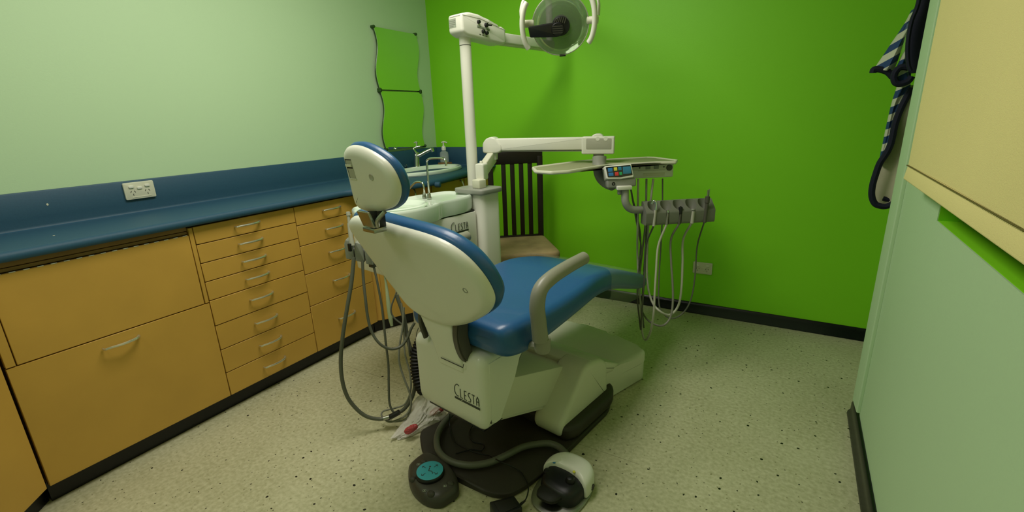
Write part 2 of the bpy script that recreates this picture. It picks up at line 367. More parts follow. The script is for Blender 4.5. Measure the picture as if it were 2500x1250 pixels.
d1,F1,L1=face_door((.41,-1.12),(cp[0]-.012,cp[1]-.022),.08,.858)
d2,F2,L2=face_door((cp[0],cp[1]+.026),(.545,-.40),.08,.858)
d3,F3,L3=face_door((.545,-.395),(.51,-.03),.08,.858)
for d,Fm,xx in ((d1,F1,L1-.07),(d2,F2,L2-.05),(d3,F3,.05)):
    c=Fm@Vector((xx,.80,0)); o3=Fm.to_3x3(); handle(d,c.x,c.y,c.z,.10,ax=o3@Vector((0,1,0)),out=o3@Vector((0,0,1)))
# ================================================================ BASIN, TAP, SOAP
BC=(.285,-.47)
bs=thing('basin','oval white ceramic basin set into the corner of the worktop','basin',(BC[0],BC[1],.9))
P('bowl',CER,bs,lambda b:lathe(b,T(BC[0],BC[1],0),[(1.0,.9005),(1.02,.908),(1.01,.920),(.97,.926),(.91,.924),(.86,.915),(.80,.895),(.70,.83),(.45,.775),(.12,.765),(0,.765),(0,.755),(.5,.755),(.8,.80),(.97,.9)],48,.17,.325))
P('drain',CHROME,bs,lambda b:lathe(b,T(BC[0],BC[1],.766),[(0,0),(.022,0),(.022,.003),(.018,.005),(0,.004)],20))
tp=thing('mixer_tap','chrome single lever mixer tap behind the oval basin','tap',(.10,-.37,.9))
TB=Vector((.115,-.375,.918))
P('body',CHROME,tp,lambda b:(tube(b,[TB,TB+Vector((.001,.002,.04)),TB+Vector((.004,.004,.08)),TB+Vector((.006,.006,.108))],lambda s:.023-.006*s,14,5),lathe(b,T(*TB),[(0,-.018),(.03,-.018),(.03,-.008),(.024,0),(0,0)],20)))
P('spout',CHROME,tp,lambda b:(tube(b,[TB+Vector((.0,-.005,.085)),TB+Vector((.02,.01,.085)),TB+Vector((.05,.04,.105)),TB+Vector((.085,.075,.125))],lambda s:.014-.003*s,12,5),cyl(b,TB+Vector((.085,.075,.130)),TB+Vector((.09,.08,.105)),.013,14,bev=.002)))
P('lever',CHROME,tp,lambda b:tube(b,[TB+Vector((.005,.0,.10)),TB+Vector((-.005,-.012,.125)),TB+Vector((.0,-.005,.142)),TB+Vector((.028,.022,.150))],lambda s:.015-.009*s,12,5,flat=.7))
sp=thing('soap_dispenser','clear pump bottle of hand soap standing in the corner behind the basin','soap bottle',(.15,-.10,.9))
S0=(.155,-.105,.90)
P('stand',BROWN,sp,lambda b:box(b,T(*S0),(-.04,-.035,.001),(.045,.035,.030),.004))
P('bottle',SOAPL,sp,lambda b:lathe(b,T(S0[0],S0[1],.932),[(0,0),(.034,0),(.037,.004),(.037,.055),(.034,.072),(.016,.084),(.014,.09),(0,.09)],24,1,.75))
P('bottle_label',CREAM,sp,lambda b:[box(b,fr((S0[0]+.012,S0[1]-.0285,.962),(.93,.36,0),(0,0,1)),lo,hi) for lo,hi in (((-.016,-.012,0),(.016,-.010,.001)),((-.016,.010,0),(.016,.012,.001)),((-.016,-.012,0),(-.014,.012,.001)),((.014,-.012,0),(.016,.012,.001)),((-.009,-.003,0),(.009,.002,.001)))])
P('pump',WHITE,sp,lambda b:(lathe(b,T(S0[0],S0[1],1.02),[(0,0),(.017,0),(.017,.02),(.012,.03),(.006,.034),(.005,.06),(.0,.06)],16),tube(b,[(S0[0]-.012,S0[1]-.005,1.078),(S0[0]+.005,S0[1],1.083),(S0[0]+.03,S0[1]+.008,1.076)],.005,8,3)))
dl=thing('drain_plug','small black plug with chrome lever lying left of the tap','plug',(.05,-.40,.9))
P('plug',BLACK,dl,lambda b:lathe(b,T(.06,-.43,.9),[(0,0),(.022,0),(.02,.012),(.006,.016),(.005,.026),(0,.028)],14))
P('ring',CHROME,dl,lambda b:tube(b,[(.06+.009*math.cos(a),-.43,.936+.009*math.sin(a)) for a in [k*PI/5 for k in range(10)]],.002,6,2,closed=True))
# ================================================================ MIRRORS
def mirror(z1,z0,lab):
    def edge_pts(y0,flip=False,dx=0):
        r=[]
        for k in range(25):
            s=k/24; z=z1+(z0-z1)*s; r.append((y0+.020*math.sin(2*PI*s),z))
        return r
    l=edge_pts(-.562); r=edge_pts(-.160); pts=l+r[::-1]
    m=thing('wavy_mirror',lab,'mirror',(.02,-.36,z0),0,'wavy edged mirror pair')
    Fm=fr((.016,0,0),(0,1,0),(0,0,1))
    P('glass',MIRR,m,lambda b:prism(b,Fm,pts,.001,.006))
    P('backing',MEDGE,m,lambda b:prism(b,Fm,[((p[0]+.361)*1.012-.361,(p[1]-(z0+z1)/2)*1.006+(z0+z1)/2) for p in pts],-.0035,.0008))
    for y,z in ((-.562,z1),(-.16,z1),(-.562,z0),(-.16,z0)):
        P('mirror_clip',MEDGE,m,lambda b:lathe(b,fr((0.004,y,z),(0,1,0),(0,0,1)),[(0,-.003),(.010,-.003),(.010,.022),(.007,.026),(0,.026)],12))
mirror(1.836,1.452,'upper wavy edged frameless mirror tile reflecting the lime wall'); mirror(1.442,1.058,'lower wavy edged frameless mirror tile just above the blue upstand')
# ================================================================ POWER POINTS
def gpo(loc,xd,zd,w,h,n,lab):
    t=thing('power_socket',lab,'socket',loc); Fm=fr(loc,xd,zd)
    P('plate',CREAM,t,lambda b:prism(b,Fm,rrect(0,0,w,h,.006),0,.010,.003))
    xs=(-.030,.030)
    for x in xs: P('rocker_switch',WHITE,t,lambda b:prism(b,Fm,rrect(x,.018,.019,.011,.0048),.0095,.0145,.0015))
    if n==3: P('rocker_switch',WHITE,t,lambda b:prism(b,Fm,rrect(0,.011,.019,.011,.0048),.0095,.0145,.0015))
    for x in (-.027,.027):
        def slots(b):
            for a,px,py in ((R(30),-.007,-.003),(R(-30),.007,-.003),(0,0,-.016)):
                Fs=Fm@T(x+px,py,.0095)@Matrix.Rotation(a if a==0 else -a,4,'Z'); box(b,Fs,(-.0010,-.0042,0),(.0010,.0042,.0012))
        P('socket_slots',DARK,t,slots)
    P('lower_lip',CREAM,t,lambda b:prism(b,Fm,rrect(.002,-.027,.072,.004,.0018),.0095,.0112,.0006))
    return t
gpo((.0203,-2.055,.995),(0,1,0),(0,0,1),.114,.072,3,'white double power point with three rockers on the blue upstand')
gpo((2.045,-.0003,.302),(1,0,0),(0,0,1),.112,.074,2,'white double power point low on the lime wall behind the hoses')
# ================================================================ BLIND
bl=thing('roller_blind','cream fabric roller blind pulled down over the window on the right','blind',(2.75,-2.1,2.2))
def sheet(b,x0,y0,y1,z0,z1,th,ny=36,nz=24,amp=.006):
    t=bmesh.new(); g=[]
    for i in range(ny+1):
        row=[]
        for j in range(nz+1):
            y=y0+(y1-y0)*i/ny; z=z0+(z1-z0)*j/nz
            x=x0+amp*noise.noise((y*1.6,z*1.1,1))+amp*.5*math.sin(y*3.1+z*.6)
            row.append(t.verts.new((x,y,z)))
        g.append(row)
    for i in range(ny):
        for j in range(nz): t.faces.new((g[i][j],g[i+1][j],g[i+1][j+1],g[i][j+1]))
    bmesh.ops.recalc_face_normals(t,faces=t.faces[:]); bmesh.ops.solidify(t,geom=t.faces[:],thickness=th); merge(b,t,I4)
P('fabric',BLIND,bl,lambda b:sheet(b,2.748,-3.15,-1.235,1.071,2.30,.0015))
P('hem_pocket',BLIND,bl,lambda b:prism(b,fr((0,-3.15,0),(1,0,0),(0,0,1)).copy() if False else Matrix(((1,0,0,0),(0,0,1,0),(0,1,0,0),(0,0,0,1))),rnd([(2.741,1.030),(2.755,1.030),(2.753,1.070),(2.746,1.070)],.004,3),-3.152,-1.234))
def stitch(b):
    y=-3.1
    while y<-1.24:
        box(b,I4,(2.7415,y,1.0695),(2.7455,y+.0045,1.0712)); y+=.0075
P('stitching',STITCH,bl,stitch)
P('roller',STEEL,bl,lambda b:cyl(b,(2.752,-3.17,2.31),(2.752,-1.19,2.31),.022,20))
# ================================================================ GOWNS on the recess wall
def cloth(b,left,right,ny=18,yc=-.5,thick=.05,folds=3,ph=0):
    # left/right: lists of (x,z) from top to bottom; a hollow draped sheet with folds in y
    Lc=catmull([(p[0],0,p[1]) for p in left],6); Rc=catmull([(p[0],0,p[1]) for p in right],6); n=min(len(Lc),len(Rc)); t=bmesh.new(); rings=[]
    for i in range(n):
        a,c=Lc[i],Rc[i]; ring=[]
        for s in range(ny+1):
            q=s/ny; p=a.lerp(c,q); w=math.sin(PI*q)
            ring.append(Vector((p.x,yc-thick*w-.012*math.sin(folds*2*PI*q+ph+i*.06)*w,p.z)))
        for s in range(ny,-1,-1):
            q=s/ny; p=a.lerp(c,q); w=math.sin(PI*q); ring.append(Vector((p.x,yc+.015+thick*.5*w+.01*math.sin(folds*2*PI*q+i*.05)*w,p.z)))
        rings.append(ring)
    loft(t,rings); bmesh.ops.recalc_face_normals(t,faces=t.faces[:]); merge(b,t,I4)
def xz(l): return [(p[0],p[2]) for p in l]
gw=thing('striped_gown','blue and white striped gown with black edging hanging beyond the wall corner','gown',(2.95,-.5,.82))
GH=lambda l:l
main_l=xz([(2.793,-0.5,1.372),(2.781,-0.5,1.329),(2.779,-0.5,1.297),(2.774,-0.5,1.252),(2.771,-0.5,1.207),(2.769,-0.5,1.14),(2.768,-0.5,1.086),(2.767,-0.5,1.045),(2.767,-0.5,1.003)])
main_r=xz([(2.814,-0.5,1.37),(2.818,-0.5,1.326),(2.822,-0.5,1.288),(2.807,-0.5,1.251),(2.797,-0.5,1.206),(2.795,-0.5,1.153),(2.794,-0.5,1.106),(2.787,-0.5,1.066),(2.772,-0.5,1.01)])
P('outer_panel',STRIPE,gw,lambda b:cloth(b,main_l,main_r,12,-.5,.02,1))
lin_l=xz([(2.823,-0.47,1.308),(2.822,-0.47,1.257),(2.807,-0.47,1.205),(2.801,-0.47,1.152),(2.799,-0.47,1.105),(2.788,-0.47,1.056),(2.774,-0.47,1),(2.769,-0.47,0.9359),(2.766,-0.47,0.8775),(2.779,-0.47,0.8266),(2.815,-0.47,0.82)])
lin_r=[(3.02,z) for x,z in lin_l]
P('lining',LINING,gw,lambda b:cloth(b,lin_l,lin_r,22,-.47,.05,2.5,1.2))
P('edging',NAVY,gw,lambda b:tube(b,[(2.822,-0.53,1.297),(2.813,-0.53,1.269),(2.8,-0.53,1.219),(2.792,-0.53,1.167),(2.791,-0.53,1.121),(2.789,-0.53,1.081),(2.78,-0.53,1.044),(2.766,-0.53,1.009),(2.759,-0.53,0.9641),(2.755,-0.53,0.9146),(2.759,-0.53,0.8718),(2.774,-0.53,0.8402),(2.796,-0.53,0.8307),(2.815,-0.53,0.8319),(2.833,-0.53,0.8438),(2.838,-0.53,0.8547)],.012,8,5))
P('lower_band',NAVY,gw,lambda b:tube(b,[(2.802,-0.5,0.8585),(2.821,-0.5,0.8545),(2.841,-0.5,0.8514)],.010,8,4))
sl_l=xz([(2.781,-0.5,1.579),(2.77,-0.5,1.542),(2.754,-0.5,1.504),(2.738,-0.5,1.47),(2.718,-0.5,1.425),(2.704,-0.5,1.395),(2.697,-0.5,1.376)])
sl_r=xz([(2.794,-0.5,1.577),(2.787,-0.5,1.54),(2.78,-0.5,1.502),(2.774,-0.5,1.46),(2.769,-0.5,1.417),(2.763,-0.5,1.381),(2.754,-0.5,1.357)])
P('sleeve',STRIPE2,gw,lambda b:cloth(b,sl_l,sl_r,12,-.5,.04,1.5,.5))
P('sleeve_edging',NAVY,gw,lambda b:tube(b,[(2.691,-0.53,1.36),(2.693,-0.53,1.373),(2.71,-0.53,1.372),(2.732,-0.53,1.364),(2.745,-0.53,1.354),(2.757,-0.53,1.34)],.012,8,4))
cu_l=xz([(2.781,-0.54,1.437),(2.771,-0.54,1.408),(2.762,-0.54,1.372),(2.757,-0.54,1.347),(2.764,-0.54,1.322)])
cu_r=xz([(2.79,-0.54,1.436),(2.792,-0.54,1.406),(2.796,-0.54,1.375),(2.802,-0.54,1.35),(2.813,-0.54,1.325)])
P('cuff',STRIPE,gw,lambda b:cloth(b,cu_l,cu_r,10,-.54,.03,1))
P('cuff_edging',NAVY,gw,lambda b:tube(b,[(2.795,-0.575,1.369),(2.777,-0.575,1.373),(2.764,-0.575,1.368),(2.756,-0.575,1.353),(2.755,-0.575,1.337),(2.762,-0.575,1.319),(2.775,-0.575,1.312),(2.791,-0.575,1.315),(2.803,-0.575,1.323),(2.809,-0.575,1.337)],.0115,8,4))
ng=thing('navy_gown','dark navy gown hanging over the striped one','gown',(2.95,-.58,1.35))
n_l=xz([(2.777,-0.6,1.641),(2.778,-0.6,1.581),(2.77,-0.6,1.536),(2.769,-0.6,1.485),(2.773,-0.6,1.438),(2.783,-0.6,1.396),(2.793,-0.6,1.36),(2.803,-0.6,1.347)])
P('body',NAVY,ng,lambda b:cloth(b,n_l,[(3.02,z) for x,z in n_l],14,-.6,.03,2,.6))
P('collar_band',NAVY,ng,lambda b:tube(b,[(2.779,-0.64,1.623),(2.777,-0.64,1.569),(2.769,-0.64,1.525),(2.768,-0.64,1.475),(2.773,-0.64,1.423),(2.783,-0.64,1.376),(2.793,-0.64,1.354)],.014,8,5,flat=.5))
P('plastic_slip',FILM,gw,lambda b:tube(b,[(2.767,-0.585,1.522),(2.767,-0.585,1.487),(2.769,-0.585,1.452),(2.769,-0.585,1.416),(2.774,-0.585,1.398)],.016,8,4,flat=.35))
hk=thing('coat_hook','chrome coat hook holding the gowns on the recess wall','hook',(3.04,-.53,1.7))
P('hook',CHROME,hk,lambda b:(box(b,I4,(3.036,-.56,1.66),(3.05,-.50,1.78),.003),tube(b,[(3.04,-.53,1.70),(2.99,-.53,1.69),(2.97,-.53,1.72)],.006,8,4)))
# ================================================================ DINING CHAIR
A0=Vector((1.058,-.235,0)); dx=Vector((.804,.595,0)); dy=Vector((-.595,.804,0))   # dx to its right post, dy to the rear
CW=.355; DC=fr(A0-dx*CW,dx,dy)
dch=thing('dining_chair','dark slat back dining chair with brown suede seat against the lime wall','chair',tuple(A0-dx*CW*.5-dy*.2))
for x in (0,CW-.034): P('back_post',ESP,dch,lambda b:box(b,DC,(x,-.02,0),(x+.034,.015,1.0),.003))
P('top_rail',ESP,dch,lambda b:box(b,DC,(0,-.018,.955),(CW,.014,1.035),.005))
P('lower_rail',ESP,dch,lambda b:box(b,DC,(.03,-.014,.455),(CW-.03,.008,.485),.003))
for k in range(4):
    xc=.088+.057*k
    P('slat',ESP,dch,lambda b:box(b,DC,(xc-.0005,-.012,.47),(xc+.028,.002,.965),.002))
seat_o=rnd([(-.005,-.012),(CW+.005,-.012),(CW+.035,-.44),(-.035,-.44)],[.02,.03,.05,.05],5)
P('seat',SUEDE,dch,lambda b:prism(b,DC,seat_o,.425,.478,.018,4))
P('apron',ESP,dch,lambda b:[box(b,DC,lo,hi,.003) for lo,hi in (((0,-.42,.37),(CW,-.395,.424)),((0,-.40,.37),(.02,-.01,.424)),((CW-.02,-.40,.37),(CW,-.01,.424)),((0,-.03,.37),(CW,-.01,.424)))])
for x in (.0,CW-.036): P('leg',ESP,dch,lambda b:box(b,DC,(x,-.43,0),(x+.036,-.394,.424),.003))
# ================================================================ DENTAL CHAIR
ch=thing('dental_chair','reclined dental chair with blue upholstery and white shell in mid room','dental chair',tuple(W(-1.2,1.82,0)),-R(10))
base=[(1.849,-1.14,0),(1.882,-1.206,0),(1.899,-1.289,0),(1.839,-1.644,0),(1.799,-1.826,0),(1.762,-1.903,0),(1.702,-1.925,0),(1.565,-1.916,0),(1.444,-1.905,0),(1.373,-1.881,0),(1.315,-1.833,0),(1.262,-1.775,0)]
bl2=[(p[0],p[1]) for p in base]; e=W(-.80,1.63,0); bl2+= [(W(-1.2,1.62,0).x,W(-1.2,1.62,0).y),(e.x,e.y),(W(-.78,1.9,0).x,W(-.78,1.9,0).y)]
P('floor_plate',CHAR,ch,lambda b:prism(b,I4,rnd([(x,y,0) for x,y in bl2],.03,3),0,.022,.008))
P('plinth',CHAR,ch,lambda b:prism(b,CF,rnd([(1.66,-1.20),(2.07,-1.23),(2.093,-1.18),(2.093,-.90),(2.05,-.82),(1.66,-.82)],.04,4),.02,.085,.02,3))
# foot end cover: low box, rounded, with a lid line
fp=[[-0.44596,1.5822],[-0.45081,1.6979],[-0.47306,1.8344],[-0.52824,1.9826],[-0.58188,2.0761],[-0.61713,2.1033]]
fpl=[(v,u) for u,v in fp]+[(2.045,-.80),(2.05,-.95),(1.62,-.95),(1.56,-.80)]
fpl=[(1.58,-.50),(1.72,-.50),(1.86,-.51),(2.00,-.545),(2.075,-.565),(2.085,-.60),(2.045,-.80),(2.02,-1.0),(1.62,-1.0),(1.575,-.80)]
P('foot_cover',CREAM,ch,lambda b:prism(b,CF,rnd([(x,y,0) for x,y in fpl],.03,4),.006,.096,.004))
P('foot_lid',CREAM,ch,lambda b:prism(b,CF,rnd([((x-1.84)*1.012+1.84,(y+.75)*1.012-.75,0) for x,y in fpl],.03,4),.098,.150,.020,4,True))
# side tower
def tower(b):
    t=bmesh.new()
    prof=[(-1.225,.030),(-1.24,.06),(-1.235,.09),(-1.065,.262),(-1.02,.272),(-.93,.25),(-.885,.215),(-.875,.04)]
    Fm=Matrix(); # local: x=u,y=z extruded along v
    Fm=fr(W(0,0,0),UU,ZZ)   # z = UU x ZZ = VV
    prism(b,Fm,[tuple(p)[:2] for p in rnd([(x,y,0) for x,y in prof],.02,3)],1.915,2.055,.020,4)
P('side_tower',CREAM,ch,tower)
P('side_tower',CREAM,ch,lambda b:prism(b,fr(W(0,0,0),UU,ZZ),[tuple(p)[:2] for p in rnd([(x,y,0) for x,y in [(-1.19,.03),(-1.06,.262),(-1.02,.268),(-.90,.22),(-.875,.04)]],.02,3)],1.60,1.70,.02,4))
P('tower_bridge',CREAM,ch,lambda b:prism(b,fr(W(0,0,0),UU,ZZ),[tuple(p)[:2] for p in rnd([(x,y,0) for x,y in [(-1.04,.20),(-1.05,.262),(-1.0,.270),(-.885,.213),(-.70,.118),(-.70,.09)]],.01,3)],1.61,2.046,.014,3))
P('cover_screw',BLACK,ch,lambda b:cyl(b,W(-.935,2.054,.065),W(-.935,2.058,.065),.005,10))
# lifting link
FL=fr(W(0,0,0),UU,ZZ)
P('lift_arm',CREAM,ch,lambda b:prism(b,FL,[(-1.53,.235),(-1.53,.395),(-1.36,.335),(-.97,.215),(-1.00,.165),(-1.12,.098)],1.68,1.955,.006,2))
P('arm_lip',CREAM,ch,lambda b:prism(b,FL,[(-1.53,.225),(-1.53,.245),(-1.10,.090),(-1.10,.072)],1.685,1.945,.002,1))
# rear housing
def housing(b):
    prof=[(-1.555,.215),(-1.565,.25),(-1.565,.47),(-1.545,.495),(-1.31,.50),(-1.335,.455),(-1.372,.425),(-1.40,.36),(-1.49,.215)]
    prism(b,FL,[tuple(p)[:2] for p in rnd([(x,y,0) for x,y in prof],.014,3)],1.615,1.972,.030,4)
P('rear_housing',WHITE,ch,housing)
P('housing_side',WHITE,ch,lambda b:prism(b,FL,[(-1.53,.245),(-1.53,.468),(-1.345,.472),(-1.345,.452),(-1.374,.424),(-1.402,.36),(-1.487,.232),(-1.515,.232)],1.93,1.9735,.0015,1))
P('housing_base',BLACK,ch,lambda b:box(b,CF,(1.66,-1.548,.205),(1.95,-1.45,.216),.002))
P('seam_line',BLACK,ch,lambda b:tube(b,[(1.485,-1.861,0.4491),(1.593,-1.88,0.4484),(1.597,-1.88,0.4616)],.0014,6,1))
# back column: curved bracket from the housing up to the backrest, with the dark side guard
def ring_path(path,w0,w1,th):
    pass
def bracket(b):
    pts=[(-1.570,.425,1.825,.064),(-1.572,.45,1.822,.066),(-1.577,.50,1.812,.069),(-1.586,.55,1.800,.075),(-1.592,.60,1.790,.083),(-1.590,.63,1.785,.085)]
    t=bmesh.new(); rings=[]
    for u,z,vc,h in pts:
        sec=rnd([(vc-h,0),(vc+h,0),(vc+h,.05),(vc-h,.05)],.012,3)
        rings.append([W(u+p.y,p.x,z) for p in sec])
    loft(t,rings); bmesh.ops.recalc_face_normals(t,faces=t.faces[:]); merge(b,t,I4)
P('back_bracket',WHITE,ch,bracket)
def guard(b):
    t=bmesh.new(); rings=[]
    for p in catmull([(-1.590,.62,0),(-1.597,.57,0),(-1.590,.52,0),(-1.572,.475,0),(-1.540,.435,0)],5):
        rings.append([W(p.x+a,v,p.y) for a,v in ((-.0,1.876),(-.0,1.906),(.05,1.906),(.05,1.876))])
    loft(t,rings); bmesh.ops.recalc_face_normals(t,faces=t.faces[:]); bmesh.ops.bevel(t,geom=[e for e in t.edges if not e.is_boundary and e.calc_face_angle(0)>.8],offset=.005,segments=2,affect='EDGES'); merge(b,t,I4)
P('side_guard',DGREY,ch,guard)
P('side_guard',DGREY,ch,lambda b:tube(b,[W(-1.575,1.700,.62),W(-1.578,1.698,.56),W(-1.565,1.70,.50)],.012,8,4,flat=.7))
# seat and leg rest: one upholstered loft
secs=[(-1.545,.545,.575,.19),(-1.535,.518,.602,.222),(-1.50,.503,.615,.242),(-1.42,.498,.617,.250),(-1.28,.512,.615,.252),(-1.12,.532,.625,.250),(-.98,.540,.632,.238),(-.84,.520,.612,.216),(-.70,.480,.572,.194),(-.56,.432,.522,.174),(-.44,.392,.478,.158),(-.36,.370,.448,.147),(-.325,.366,.432,.138),(-.312,.376,.420,.120)]
def sec_path(S,n=4):
    A=catmull([Vector((q[0],q[1],q[2])) for q in S],n); B_=catmull([Vector((q[3],0,0)) for q in S],n); return [(a.x,a.y,a.z,c.x) for a,c in zip(A,B_)]
def cushion(b):
    t=bmesh.new(); rings=[]
    for u,z0,z1,hh in sec_path(secs):
        r=min(.036,(z1-z0)*.48)
        sec=rnd([(-hh,z0),(hh,z0),(hh*.985,z1),(-hh*.985,z1)],[r,r,r*1.15,r*1.15],7)
        rings.append([W(u,1.82+p.x,p.y) for p in sec])
    c0=sum(rings[0],Vector())/len(rings[0]); c1=sum(rings[-1],Vector())/len(rings[-1])
    rings=[[c0+(p-c0)*.5-UU*.004 for p in rings[0]]]+rings+[[c1+(p-c1)*.5+UU*.003 for p in rings[-1]]]
    loft(t,rings); bmesh.ops.recalc_face_normals(t,faces=t.faces[:]); merge(b,t,I4)
b=new(); cushion(b); obj('seat_cushion',b,UPH,ch,ang=85)
# backrest
def plane_frame(u,v,z,al):
    D=-math.cos(R(al))*UU+math.sin(R(al))*ZZ; return fr(W(u,v,z),VV,D)   # local z = VV x D (points to the front)
BP=plane_frame(-1.6,1.82,.62,67)
HP=plane_frame(-1.8,1.82,1.10,80)
def shell_loft(b,M,outl,rings_def,n=72):
    c=sum((Vector((x,y,0)) for x,y in outl),Vector())/len(outl)
    cl=catmull([(x,y,0) for x,y in outl],6,True)
    t=bmesh.new(); rings=[]
    for off,z,k in rings_def:
        rr=[]
        N=len(cl)
        for i,p in enumerate(cl):
            tg=(cl[(i+1)%N]-cl[i-1]).normalized(); nrm=Vector((tg.y,-tg.x,0))
            if nrm.dot(p-c)<0: nrm=-nrm
            q=c+(p-c)*k+nrm*off if k<1 else p+nrm*off
            rr.append(Vector((q.x,q.y,z)))
        rings.append(rr)
    loft(t,rings); bmesh.ops.recalc_face_normals(t,faces=t.faces[:]); merge(b,t,M)
BO=[(-.259,.318),(-.235,.352),(-.175,.366),(-.09,.362),(.03,.353),(.13,.345),(.205,.33),(.262,.297),(.298,.248),(.312,.195),(.304,.152),(.270,.104),(.212,.058),(.142,.013),(.052,-.027),(-.04,-.037),(-.108,-.025),(-.158,.010),(-.188,.085),(-.220,.170),(-.245,.255)]
HO=[(-.082,.064),(-.055,.082),(-.006,.084),(.048,.071),(.095,.049),(.120,.024),(.131,-.005),(.129,-.031),(.110,-.058),(.076,-.080),(.016,-.096),(-.052,-.104),(-.088,-.094),(-.098,-.070),(-.092,-.008),(-.087,.040)]
# z<0 is the rear (shell) side
zf=BP.to_3x3().col[2].dot(UU)
sg=1 if zf>0 else -1
P('back_shell',WHITE,ch,lambda b:shell_loft(b,BP,BO,[(0,sg*-.012,.35),(0,sg*-.012,.6),(-.034,sg*-.012,1),(-.027,sg*-.0115,1),(-.018,sg*-.009,1),(-.009,sg*-.004,1),(-.003,sg*.003,1),(.0,sg*.010,1),(.0,sg*.018,1),(-.006,sg*.022,1),(0,sg*.022,.5)]))
b=new(); shell_loft(b,BP,BO,[(0,sg*.018,.5),(-.006,sg*.018,1),(.002,sg*.022,1),(.007,sg*.032,1),(.008,sg*.044,1),(.002,sg*.058,1),(-.014,sg*.069,1),(-.04,sg*.074,1),(0,sg*.074,.6),(0,sg*.072,.3)]); obj('back_cushion',b,UPH,ch,ang=75)
P('shell_screw',GREY,ch,lambda b:lathe(b,BP@T(0.232,.190,sg*-.0115),[(0,0),(.008,0),(.009,sg*-.001),(.0085,sg*-.002),(.006,sg*-.0005),(0,sg*.0)],16))
P('shell_slot',DARK,ch,lambda b:(box(b,BP,(-.062,-.012,-.0135),(-.050,-.009,-.0115)),box(b,BP,(-.005,-.024,-.0135),(.006,-.022,-.0115))))
# headrest
P('headrest_shell',WHITE,ch,lambda b:shell_loft(b,HP,HO,[(0,sg*-.012,.35),(0,sg*-.012,.6),(-.026,sg*-.012,1),(-.020,sg*-.0115,1),(-.012,sg*-.009,1),(-.005,sg*-.004,1),(-.001,sg*.002,1),(0,sg*.008,1),(-.003,sg*.012,1),(0,sg*.012,.5)]))
b=new(); shell_loft(b,HP,HO,[(0,sg*.010,.5),(-.005,sg*.010,1),(.002,sg*.013,1),(.006,sg*.022,1),(.004,sg*.032,1),(-.006,sg*.041,1),(-.024,sg*.046,1),(0,sg*.046,.6),(0,sg*.045,.3)]); obj('headrest_cushion',b,UPH,ch,ang=75)
zr=-.0122*sg
P('headrest_slide',CREAM,ch,lambda b:(box(b,HP,(-.066,-.006,min(zr,zr-.0015*sg)),(-.033,-.002,max(zr,zr-.0015*sg)),.0005),box(b,HP,(-.068,.030,min(zr,zr-.003*sg)),(-.039,.037,max(zr,zr-.003*sg)),.001)))
P('slide_recess',LGREY,ch,lambda b:box(b,HP,(-.064,-.002,zr-.0006),(-.036,.050,zr+.0006)))
P('slide_slot',DARK,ch,lambda b:(box(b,HP,(-.0655,-.002,zr-.0009),(-.0635,.051,zr+.0009)),box(b,HP,(-.064,.049,zr-.0009),(-.036,.051,zr+.0009)),box(b,HP,(-.063,.026,zr-.0009),(-.037,.0295,zr+.0009))))
P('headrest_screw',LGREY,ch,lambda b:lathe(b,HP@T(.040,.006,zr),[(0,sg*-.0002),(.0065,sg*-.0005),(.0085,sg*-.0016),(.0092,sg*-.0004),(.0094,sg*.001)],18))
HB=lambda x,y,z: BP@Vector((x,y,z))
P('headrest_mount',STEEL,ch,lambda b:(box(b,FUV(-1.775,1.80,.955),(-.028,-.030,-.010),(.030,.012,.004),.003),box(b,fr(W(-1.80,1.80,.965),VV,(ZZ-UU*.35)),(-.026,-.004,-.004),(.030,.045,.004),.002),tube(b,[W(-1.795,1.835,.965),W(-1.80,1.845,.985),W(-1.79,1.87,1.01)],.006,8,4)))
P('mount_block',BLACK,ch,lambda b:box(b,FUV(-1.775,1.80,.985),(-.026,-.010,-.03),(.022,.018,.028),.004))
# armrests
def arm(v,s):
    pts=[W(-1.435,v,.56),W(-1.442,v,.62),W(-1.448,v,.68),W(-1.430,v,.728),W(-1.375,v,.750),W(-1.28,v,.762),W(-1.18,v,.768)]
    a=P('armrest',ARMG,ch,lambda b:tube(b,pts,lambda q:.026-.004*q,16,6,flat=1.0))
    P('arm_socket',ARMG,ch,lambda b:(tube(b,[W(-1.425,v,.515),W(-1.425,v,.53),W(-1.425,v,.563)],lambda q:.024+.003*min(1,q*3),16,3),tube(b,[W(-1.425,v,.535),W(-1.425,v-s*.06,.52)],.014,8,1)))
arm(2.115,1); arm(1.54,-1)
# lettering on the rear housing
LET={'C':[[(.72,.93),(.45,1),(.16,.82),(.04,.5),(.12,.18),(.40,0),(.60,.05)]],'L':[[(.1,.72),(.1,0),(.55,0)]],'E':[[(.6,.72),(.12,.72),(.12,0),(.6,0)],[(.12,.36),(.5,.36)]],
 'S':[[(.6,.72),(.3,.72),(.1,.58),(.22,.42),(.5,.30),(.6,.15),(.45,0),(.1,0)]],'T':[[(.35,.72),(.35,0)],[(.02,.72),(.68,.72)]],'A':[[(.12,0),(.12,.5),(.35,.74),(.58,.5),(.58,0)],[(.12,.32),(.58,.32)]]}
def word(b,M,txt,h,r,wd=None):
    x=0
    for c in txt:
        s=h*.62*(1.25 if c=='C' else .78)
        for pl_ in LET[c]:
            pts=[M@Vector((x+px*s,py*h,0)) for px,py in pl_]
            tube(b,pts,r,6,4 if c in 'CS' else 1,flat=1)
        x+=s*.86 if c!='C' else s*.80
    return x
def logo(M,parent,h):
    b=new(); w=word(b,M,'CLESTA',h,h*.030)
    obj('lettering',b,LOGO,parent)
    b=new(); box(b,M,(0,-h*.30,-.0002),(w*.98,-h*.12,.0004)); obj('underline_bar',b,LOGO,parent)
    b=new(); box(b,M,(w*.26,-h*.235,.0004),(w*.31,-h*.185,.0007)); obj('bar_dot',b,CREAM,parent)
LM=fr((1.532,-1.86,0.3169),VV,ZZ); logo(LM,ch,0.04652)
